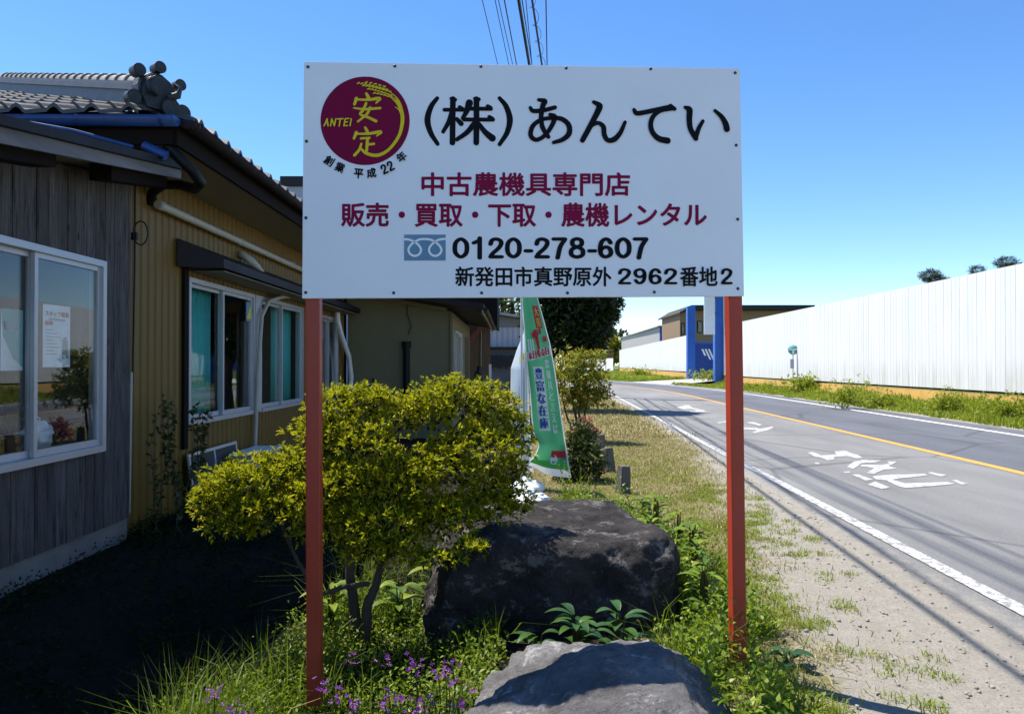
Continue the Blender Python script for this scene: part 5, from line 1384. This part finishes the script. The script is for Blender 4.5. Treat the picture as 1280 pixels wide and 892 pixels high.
for q, ch in enumerate('農機具と言えば'): pr.text(ch, .66, 449 + q*13.5, .82, 460 + q*13.5, .010, 0, 4)
for q in range(3): pr.k = 0; pr.poly([(.12+.09*q,424),(.17+.09*q,423.5),(.17+.09*q,439),(.12+.09*q,440)])
pr.poly([(.60 + .10*math.cos(t), 575 + 6.5*math.sin(t)) for t in np.linspace(0, 6.283, 20, endpoint=False)])
pr.build('white_lettering', M['cloth_white'], ck)
pr = cprint(9); 
for q, ch in enumerate('大売'): pr.text(ch, .60, 384 + q*13, .81, 395 + q*13, .01, 0, 4)
pr.build('yellow_lettering', M['cloth_yellow'], ck)
pr = cprint(3); grid_patch(pr, .04, .96, 577, 587, 3, 10); pr.build('light_green_field', M['cloth_lgreen'], ck)
mb = MB(); mb.tube([(0,-.012,.02),(-.0,-.012,2.35)], .011, 8); mb.build('pole', M['whiteplastic'], fl)
mb = MB(); mb.tube([(0,-.012,2.32),(.48,.3,2.32)], .007, 6); mb.build('top_rod', M['whiteplastic'], fl)
def base(x, y, lab):
    e = empty('flag_base', (x, y, -.03)); tag(e, lab, 'flag base', 'water filled flag bases')
    mb = MB(); mb.lathe([(0,0),(.19,0),(.205,.02),(.205,.055),(.17,.085),(.09,.105),(.05,.115),(.05,.15),(.02,.15),(.02,.10),(0,.10)], 28); mb.build('tank', M['whiteplastic'], e)
    mb = MB(); mb.lathe([(0,.075),(.028,.075),(.028,.115),(0,.118)], 12, Matrix.Translation((.11,-.02,0))); mb.build('cap', M['whiteplastic'], e)
base(fo.x + .07, FY - .02, 'white plastic flag base on the grass under the green flag')
# pale blue flag behind
fb = Vector((at(657, 0, 7.7).x, 7.7, 0)); fl2 = empty('banner_flag', fb); tag(fl2, 'pale blue banner flag with white edge behind the green flag', 'banner flag')
R2 = [(395, 656.5, 657.5), (415, 655, 658), (437, 646, 659), (460, 638.5, 660), (490, 638, 661), (540, 639, 663), (580, 652, 666), (590, 655, 667)]
def cloth2(s, row, k=0):
    l, r_ = polyline_at(R2, row); x = l + (r_ - l) * s; wd = (r_-l)/F*7.7; dep = math.sqrt(max(.0, .42**2 - wd**2))
    return Vector(((x - 657)/F*7.7, dep*(1-s)*.9 + .03*math.sin(s*6+row*.03) - .002*k, EYE + (HZ - row)/F*7.7))
V = [tuple(cloth2(i_/14, 395 + 195*j/60)) for j in range(61) for i_ in range(15)]
mb = MB(); mb.add(V, [(j*15+i_, j*15+i_+1, (j+1)*15+i_+1, (j+1)*15+i_) for j in range(60) for i_ in range(14)], True)
for qi in range(len(mb.f)): mb.mi[qi] = 1 if (qi % 14 in (0, 13) or qi // 14 > 57) else 0
c2 = mb.build('cloth', [M['cloth_blue'], M['cloth_white']], fl2)
pr = Print(lambda a, b, k: cloth2(a, b, k)); pr.poly([(.60+.2*math.cos(t), 447+10*math.sin(t)) for t in np.linspace(0, 6.283, 8, endpoint=False)]); pr.build('emblem', M['cloth_yellow'], c2)
pr = Print(lambda a, b, k: cloth2(a, b, k+2)); pr.poly([(.60+.1*math.cos(t), 445+5*math.sin(t)) for t in np.linspace(0, 6.283, 8, endpoint=False)]); pr.build('emblem_centre', M['cloth_lgreen'], c2)
mb = MB(); mb.tube([(.012,0,.02),(.0,0,2.0)], .011, 8); mb.build('pole', M['whiteplastic'], fl2)
base(fb.x, 7.72, 'white plastic flag base under the pale blue flag')

# ================================================================== CONCRETE STAKES
M['stake'] = worn('stake_concrete', (0.11, 0.105, 0.092), 0.95, 0.3, 9, bump=0.6, dirt=((0.05, 0.05, 0.04), 0.52))
for n_, (px, yb, wp, hp, tilt, lab) in enumerate(((807, 648, 19, 30, -4, 'nearest weathered concrete stake, half sunk in green weeds'), (778, 615, 17, 36, 2, 'tall weathered concrete stake, second nearest of the row'), (761, 588, 15, 31, -3, 'concrete stake, third of the row from the near end'), (748.5, 566, 13, 25, 3, 'concrete stake, fourth of the row from the near end'), (741, 550, 10, 18, -2, 'farthest concrete stake beside the pink leaved plant'))):
    Yd = EYE * F / (yb - HZ) ; s = Yd / F; w2 = wp * s / 2; h = hp * s + .03
    e = empty('concrete_stake', (at(px, 0, Yd).x, Yd, -.05)); tag(e, lab, 'stake', 'concrete stakes along the grass'); e.rotation_euler = (R(tilt*.7), R(tilt), R(15 + n_*9))
    bm = bmesh.new(); bmesh.ops.create_cube(bm, size=1)
    for v in bm.verts: 
        f = .78 if v.co.z > 0 else 1.0; v.co = Vector((v.co.x*2*w2*f*.9, v.co.y*2*w2*f*.9, (v.co.z+.5)*h))
    bmesh.ops.bevel(bm, geom=bm.edges[:], offset=.008, segments=2, affect='EDGES'); bmesh.ops.subdivide_edges(bm, edges=bm.edges[:], cuts=2)
    for v in bm.verts: v.co += Vector((mnoise.noise(v.co*25+Vector((n_,0,0))), mnoise.noise(v.co*25+Vector((0,n_,5))), mnoise.noise(v.co*25+Vector((7,0,n_)))))*.005
    me = bpy.data.meshes.new('stake'); bm.to_mesh(me); bm.free(); me.materials.append(M['stake']); link('shaft', me, e)

# ================================================================== GRASS, WEEDS, FLOWERS
def ground_pts(n, x0, x1, y0, y1, fn=None, power=1.0):
    x = RNG.uniform(x0, x1, n); y = y0 + (y1 - y0) * RNG.random(n) ** power
    if fn is not None:
        k = RNG.random(n) < fn(x, y); x, y = x[k], y[k]
    return np.stack([x, y, gz(x, y) - .006], 1)
def vnoise(x, y, f, o=0.0): return np.array([mnoise.noise(Vector((a*f+o, b*f, o))) for a, b in zip(x, y)])
def edge_u(y): return np.minimum(.62 + .135*y, 2.15)
def mown(x, y):
    u = x*CA - y*SA; n = vnoise(x, y, 2.2)*.35 + vnoise(x, y, 8, 3)*.25
    left = .85 - (.09*y - .25)
    m = 1 / (1 + np.exp((u - edge_u(y) - n*1.1) * 9)); l = 1 / (1 + np.exp(-(x - left)*6))
    return m * l * (y > 3.0)
P = ground_pts(90000, .1, 3.2, 3.0, 14, mown, 1.5); H_ = .018 + .03*RNG.random(len(P))
b_ = [blades(P, H_, .004 + .0004*P[:,1], 1.6)]
P = ground_pts(24000, .3, 3.6, 13, 34, mown); b_.append(blades(P, .04 + .04*RNG.random(len(P)), .02, 1.4))
tag(build_blades('mown_dry_grass', b_, M['dryblade']), 'short mown dry grass between the stakes and the road', 'grass', kind='stuff')
# fresh tufts in the mown grass and on the gravel
def tufts(n, x0, x1, y0, y1, fn, per, r, h):
    C = ground_pts(n, x0, x1, y0, y1, fn); P = np.repeat(C, per, 0); P[:, :2] += RNG.normal(size=(len(P), 2)) * r; return P
def shoulder(x, y):
    u = x*CA - y*SA; return ((u > edge_u(y)-.35) & (u < edge_u(y)+.15+.55*RNG.random(len(x))**2) & (u < 2.0) & (vnoise(x,y,2.6,8) > -.05)) * 1.0
P = tufts(2200, .4, 2.6, 2.3, 8, shoulder, 40, .035, .03)
b_ = [blades(P, .015 + .03*RNG.random(len(P)), .005, 1.0)]
P = tufts(260, .6, 2.2, 4, 12, mown, 24, .06, .05); b_.append(blades(P, .03 + .05*RNG.random(len(P)), .006, .7))
tag(build_blades('green_tufts', b_, M['verge']), 'small green tufts growing through the gravel shoulder and dry grass', 'grass', kind='stuff')
# lush weeds right of the boulders
def lush(x, y):
    u = x*CA - y*SA
    bx = np.where(y < 3.3, .72, np.where(y < 5.2, .98, .62)) - .1*vnoise(x, y, 3)
    right = np.where(y < 3.5, 1.06 + .14*vnoise(x, y, 4), np.where(y < 5.6, 1.25 - .05*(y - 3.5), .95 - .35*(y - 5.6)) + .16*vnoise(x, y, 4))
    return ((x > bx - .12) & (x < right)) * np.where((np.abs(x - np.interp(y, [2.3, 3.15], [.70, .97])) < .10) & (y < 3.12) & (y > 2.2), .08, 1.0)
P = ground_pts(30000, .4, 1.6, 1.9, 7.2, lush, 1.3)
sh_ = RNG.random(len(P))
b_ = [blades(P, (.07 + .30*sh_*RNG.random(len(P)))*np.clip(.9 + vnoise(P[:,0], P[:,1], 2.6, 9)*1.6, .3, 1.8), .0055, .6)]
tag(build_blades('lush_grass', b_, M['blade']), 'fresh green grass right of the boulders around the right post', 'grass', kind='stuff')
def weed_leaves(P, h0, h1, k, L, W, hm=1.0):
    """little upright weeds: leaves up a stem"""
    n = len(P); hh = (h0 + (h1 - h0) * RNG.random(n)) * hm; out = []
    for q in range(k):
        f = (q + 1) / k; a = RNG.random(n) * 6.283 
        D = np.stack([np.cos(a), np.sin(a), np.full(n, .35 + .5*f)], 1)
        PP = P + np.stack([RNG.normal(size=n)*.01*f*4, RNG.normal(size=n)*.01*f*4, hh*f], 1)
        out.append(leaf_arrays(PP, D, L * (1.15 - .5*f) * (.7 + .6*RNG.random(n)), L*W))
    return out
P = ground_pts(6000, .4, 1.5, 1.9, 7.0, lush, 1.2)
tag(build_leaves('weeds', weed_leaves(P, .05, .34, 14, .036, .4, np.clip(.75 + vnoise(P[:,0], P[:,1], 3.2, 5)*2.0, .25, 1.7)), M['leaf_weed']), 'leafy green weeds right of the boulders', 'weeds', kind='stuff')
# grass and weeds left of and around the left post
def leftw(x, y):
    n = .12*vnoise(x, y, 3, 2); return ((x > -1.45 + (y-2.4)*.22 + n) & (x < -.05 + .0*y)) * 1.0
nopost = lambda x, y: 1.0 - .92 * ((np.abs(x - np.interp(y, [1.9, 3.03], [-.52, -.83])) < .07) & (y < 3.05))
P = ground_pts(15000, -1.6, .1, 1.9, 4.8, lambda x, y: leftw(x, y) * np.where(x > -.80, np.where(y > 3.3, .8, .25), 1) * nopost(x, y)); hm = np.where(P[:,0] < -.78, 1.7, 1.0) * np.clip(.8 + vnoise(P[:,0], P[:,1], 3.0, 6)*1.4, .3, 1.8); b_ = [blades(P, (.05 + .18*RNG.random(len(P))**1.6)*hm, .0048, .7)]
P = tufts(20, -1.35, -.95, 2.45, 3.1, None, 22, .03, 0); b_.append(blades(P, .14 + .24*RNG.random(len(P)), .0065, .55))
tag(build_blades('tall_grass', b_, M['blade']), 'tall seeding grass around the left red post', 'grass', kind='stuff')
P = ground_pts(4200, -1.6, .1, 1.9, 4.4, lambda x, y: leftw(x, y) * np.where(x > -.80, np.where(y > 3.3, .5, .6), .8) * nopost(x, y))
tag(build_leaves('weeds', weed_leaves(P, .03, .16, 10, .030, .38, np.where(P[:,0] < -.78, 1.7, 1.0)), M['leaf_weed']), 'leafy weeds around the left red post and below the azalea', 'weeds', kind='stuff')
# dark ground cover in the garden shade
P = ground_pts(9000, -4.2, -.3, 1.7, 7.5, lambda x, y: ((x > -2.98) | (y > 5.9)) * (.4 + .6*(vnoise(x, y, 1.5, 4) > 0)))
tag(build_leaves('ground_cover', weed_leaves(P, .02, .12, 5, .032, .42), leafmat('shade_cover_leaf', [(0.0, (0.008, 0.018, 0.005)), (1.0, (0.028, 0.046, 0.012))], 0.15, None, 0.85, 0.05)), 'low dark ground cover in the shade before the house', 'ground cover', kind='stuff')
# climbing weeds at the mustard wall corner
e = empty('climbing_weed', (-2.95, 6.15, -.1)); tag(e, 'straggly climbing weed on the corner of the mustard wall', 'plant')
mb = MB(); lv = []
for q in range(9):
    p = Vector((rg.uniform(0,.25), rg.uniform(-.25,.5), 0)); pts = [p.copy()]
    for k_ in range(6): p = p + Vector((rg.uniform(-.05,.05), rg.uniform(-.07,.07), rg.uniform(.12,.24))); pts.append(p.copy())
    mb.tube(pts, [.006 - .0007*i_ for i_ in range(7)], 5)
    for a, b in zip(pts[:-1], pts[1:]):
        for _ in range(8): lv.append(a.lerp(b, rg.random()))
mb.build('stems', M['bark'], e); P = np.array([tuple(v) for v in lv]); build_leaves('foliage', [leaf_arrays(P, RNG.normal(size=P.shape) + [.4,-.2,.2], .06, .035)], M['leaf_bush'], e)
# broad leaved plants
def rosette(name, label, p, n, L, Wd, hgt, mat, group=None):
    e = empty(name, p); tag(e, label, 'plant', group); mb = MB(); st_ = MB()
    for q in range(n):
        a = q * 2.4 + rg.random(); h = hgt * (.35 + .65 * rg.random()); D = Vector((math.cos(a), math.sin(a), .25 + .5*rg.random())).normalized(); S = D.cross(Vector((0,0,1))).normalized(); U = S.cross(D)
        b = Vector((.02*math.cos(a), .02*math.sin(a), h)); LL = L * (.7 + .5*rg.random()); vs = []
        for k_ in range(7):
            t = k_/6; wv = Wd * math.sin(math.pi * min(1, t*.94+.06)) ** .8; c = b + D*LL*t - Vector((0,0,1))*LL*.45*t*t
            vs += [c - S*wv/2 + U*wv*.18, c, c + S*wv/2 + U*wv*.18]
        mb.add(vs, [(3*k_+j, 3*k_+j+1, 3*k_+j+4, 3*k_+j+3) for k_ in range(6) for j in range(2)], True)
        st_.tube([(0,0,0), (b.x*.6, b.y*.6, h*.6), b], [.005,.004,.003], 5)
    mb.build('leaves', mat, e); st_.build('stem', M['leaf_bush'], e); return e
for n_, (px, py, Yd, nl, L, W_, hg, lab) in enumerate(((720, 800, 3.22, 20, .12, .042, .24, 'glossy broad leaved plant in front of the dark boulder, middle one'), (775, 805, 3.15, 22, .12, .044, .27, 'glossy broad leaved plant between the two boulders, right one'), (672, 815, 3.2, 14, .11, .04, .16, 'glossy broad leaved plant left of the others between the boulders'),
       (415, 765, 4.0, 18, .17, .05, .32, 'pale green long leaved plant behind the azalea trunks, left one'), (500, 745, 4.15, 14, .16, .06, .26, 'broad bright leaved plant behind the azalea trunks, right one'), (545, 735, 4.3, 12, .15, .06, .28, 'broad leaved plant between azalea and dark boulder'), (720, 655, 5.9, 14, .14, .05, .20, 'light leaved plant behind the dark boulder'), (800, 705, 4.5, 16, .15, .06, .24, 'large leaved weed right of the dark boulder'),
       (985, 815, 3.2, 9, .10, .05, .08, 'small broad leaved weed at the gravel edge right of the right post'), (803, 640, 6.0, 16, .13, .032, .24, 'tall light green weed in front of the concrete stakes'))):
    p = at(px, py, Yd); p.z = float(gz(p.x, p.y)) - .01
    rosette('leafy_plant', lab, p, nl, L, W_, hg, M['leaf_glossy'] if n_ in (0,1,2,8) else M['leaf_weed'])
for px, py, Yd in ((812,700,4.5),(838,735,4.2),(820,660,5.2),(870,760,3.9),(850,690,4.7),(880,800,3.5),(865,720,4.4)):
    p = at(px, py, Yd); p.z = float(gz(p.x, p.y)) - .01
    rosette('leafy_plant', 'tall soft weed with light green leaves in the weedy strip right of the dark boulder', p, 26, .11, .034, .38, M['leaf_weed'], 'tall weeds right of the dark boulder')
# long arching blades beside the right post
e = empty('arching_grass', (.80, 2.55, -.02)); tag(e, 'tuft of long arching grass blades below the right post', 'grass tuft'); mb = MB()
for q in range(16):
    a = rg.uniform(0, 6.28); h = rg.uniform(.12,.24); rch = rg.uniform(.12,.30); S = Vector((-math.sin(a), math.cos(a), 0)) * .006; vs = []
    for k_ in range(8):
        t = k_/7; c = Vector((math.cos(a)*rch*t, math.sin(a)*rch*t, h*(2.2*t - 1.5*t*t))); vs += [c - S*(1.05-t), c + S*(1.05-t)]
    mb.add(vs, [(2*k_, 2*k_+1, 2*k_+3, 2*k_+2) for k_ in range(7)], True)
mb.build('blades', M['blade'], e)
# purple flowers
def flower(p, h, n):
    e = empty('purple_flower', p); tag(e, 'small purple phlox like flower head on a thin stem among the weeds below the azalea', 'flower', 'purple flowers below the azalea')
    mb = MB(); mb.tube([(0,0,0),(.01,0,h*.6),(.0,.01,h)], [.003,.0025,.002], 5); mb.build('stem', M['leaf_bush'], e)
    mb = MB()
    for q in range(n):
        c = Vector((rg.gauss(0,.018), rg.gauss(0,.018), h + rg.uniform(-.02,.025))); nn = Vector((rg.gauss(0,.7), -.6 + rg.gauss(0,.5), .8)).normalized(); Qm = Matrix.Translation(c) @ nn.to_track_quat('Z','Y').to_matrix().to_4x4()
        for k_ in range(4):
            a = k_*math.pi/2; vs = [Qm @ Vector(v) for v in ((0,0,0), (.007*math.cos(a-.5),.007*math.sin(a-.5),.002), (.010*math.cos(a),.010*math.sin(a),.0), (.007*math.cos(a+.5),.007*math.sin(a+.5),.002))]
            mb.add(vs, [(0,1,2,3)])
    mb.build('blossom', M['petal'], e); return e
fp = [(480,826,2.9),(519,823,2.9),(520,836,2.85),(556,838,2.85),(566,833,2.9),(548,842,2.8),(418,858,2.75),(425,873,2.7),(446,878,2.7),(486,862,2.75),(500,873,2.65),(543,872,2.7),(571,878,2.65),(440,822,3.0),(482,880,2.6),(530,880,2.6),(405,855,2.75),(573,885,2.6),(268,866,2.6),(278,887,2.55),(296,885,2.55),(560,848,2.8),(515,884,2.55),(590,865,2.75)]
for px, py, Yd in fp:
    t = at(px, py, Yd); z0 = float(gz(t.x, t.y)) - .01; flower((t.x, t.y, z0), max(.05, t.z - z0), rg.randint(5, 10))
# verge across the road
def vg(x, y):
    u = x*CA - y*SA; sh = np.where(y < 30, 0, -((y-30)**2)/160.0); n = vnoise(x, y, .8)*.5
    xf = np.where(y < 49, 12.4 + (y-3)*.0333, 13.95 + (y-56.4)*.0587)
    drive = (y > 47.6) & (y < 55.3)
    return ((u > 9.35 + sh + n*.5) & (x < xf - .05) & ~drive) * 1.0
P = ground_pts(110000, 8, 15, 8, 62, vg, 1.3); hn = np.clip(.75 + vnoise(P[:,0], P[:,1], .45, 7)*1.5, .3, 2.0) * (.6 + .5*smooth(9.6, 12.5, P[:,0]*CA - P[:,1]*SA))
b_ = [blades(P, (.08 + .30*RNG.random(len(P)))*hn, .010 + .0011*P[:,1], .7)]
P = ground_pts(26000, 0, 20, 60, 120, vg); b_.append(blades(P, .15 + .25*RNG.random(len(P)), .16, .8))
tag(build_blades('verge_grass', b_, M['verge']), 'bright green verge grass below the white fence', 'grass', kind='stuff')
for n_, (px, yb, Yd, w_, h_, lab) in enumerate(((1055, 505, 21.5, .55, .75, 'leafy weed clump standing tall in the verge right of the bus stop'), (1183, 512, 19.2, .35, .5, 'leafy weed clump in the verge between the tall clump and the right edge'), (1010, 488, 33, .8, .6, 'leafy weed clump just right of the bus stop post'), (893, 474, 50, 1.4, .9, 'bushy green weed mound right of the driveway'), (1262, 525, 17.4, .5, .45, 'low weed clump at the right picture edge'), (1100, 506, 22, .6, .4, 'low spreading weed clump in the verge right of the tall clump'), (800, 466, 75, 1.3, .9, 'weed clump below the far fence left of the gate'))):
    p = at(px, yb, Yd); p.z = float(gz(p.x, p.y)) - .02; e = empty('weed_clump', p); tag(e, lab, 'weeds', 'weed clumps in the verge')
    P, N = ellipsoid_pts((0,0,h_*.35), (w_, w_*.7, h_*.6), 420, -.3, .8, .9, 2.2); L_ = .07 if Yd < 30 else .14
    build_leaves('foliage', [whorls(P, N, 4, L_, .4, 1.0)], M['verge'], e)
    mb = MB()
    for q in range(8): mb.tube([(rg.uniform(-.1,.1),rg.uniform(-.1,.1),0),(rg.uniform(-.8,.8)*w_, rg.uniform(-.4,.4)*w_, h_*rg.uniform(.5,.95))], [.012,.004], 4)
    mb.build('stems', M['leaf_weed'], e)
# pebbles on the shoulder
P = ground_pts(2600, .9, 3.2, 2.2, 9, lambda x, y: ((x*CA - y*SA > edge_u(y)) & (x*CA - y*SA < 2.25))*1.0)
Vs, Fs = [], []; octv = np.array([(1,0,0),(0,1,0),(-1,0,0),(0,-1,0),(0,0,1),(0,0,-1)]); octf = np.array([(0,1,4),(1,2,4),(2,3,4),(3,0,4),(1,0,5),(2,1,5),(3,2,5),(0,3,5)])
for n_, p in enumerate(P):
    s = .003 + .011*RNG.random()**3; Vs.append(p + [0,0,.006] + octv * s * (.6 + .8*RNG.random((6,1))) * [1,1,.7]); Fs.append(octf + 6*n_)
tag(np_mesh('gravel', np.concatenate(Vs), [np.concatenate(Fs)], worn('pebble', (0.27, 0.25, 0.22), 0.9, 0.4, 30)), 'scattered pebbles on the sandy road shoulder', 'gravel', kind='stuff')
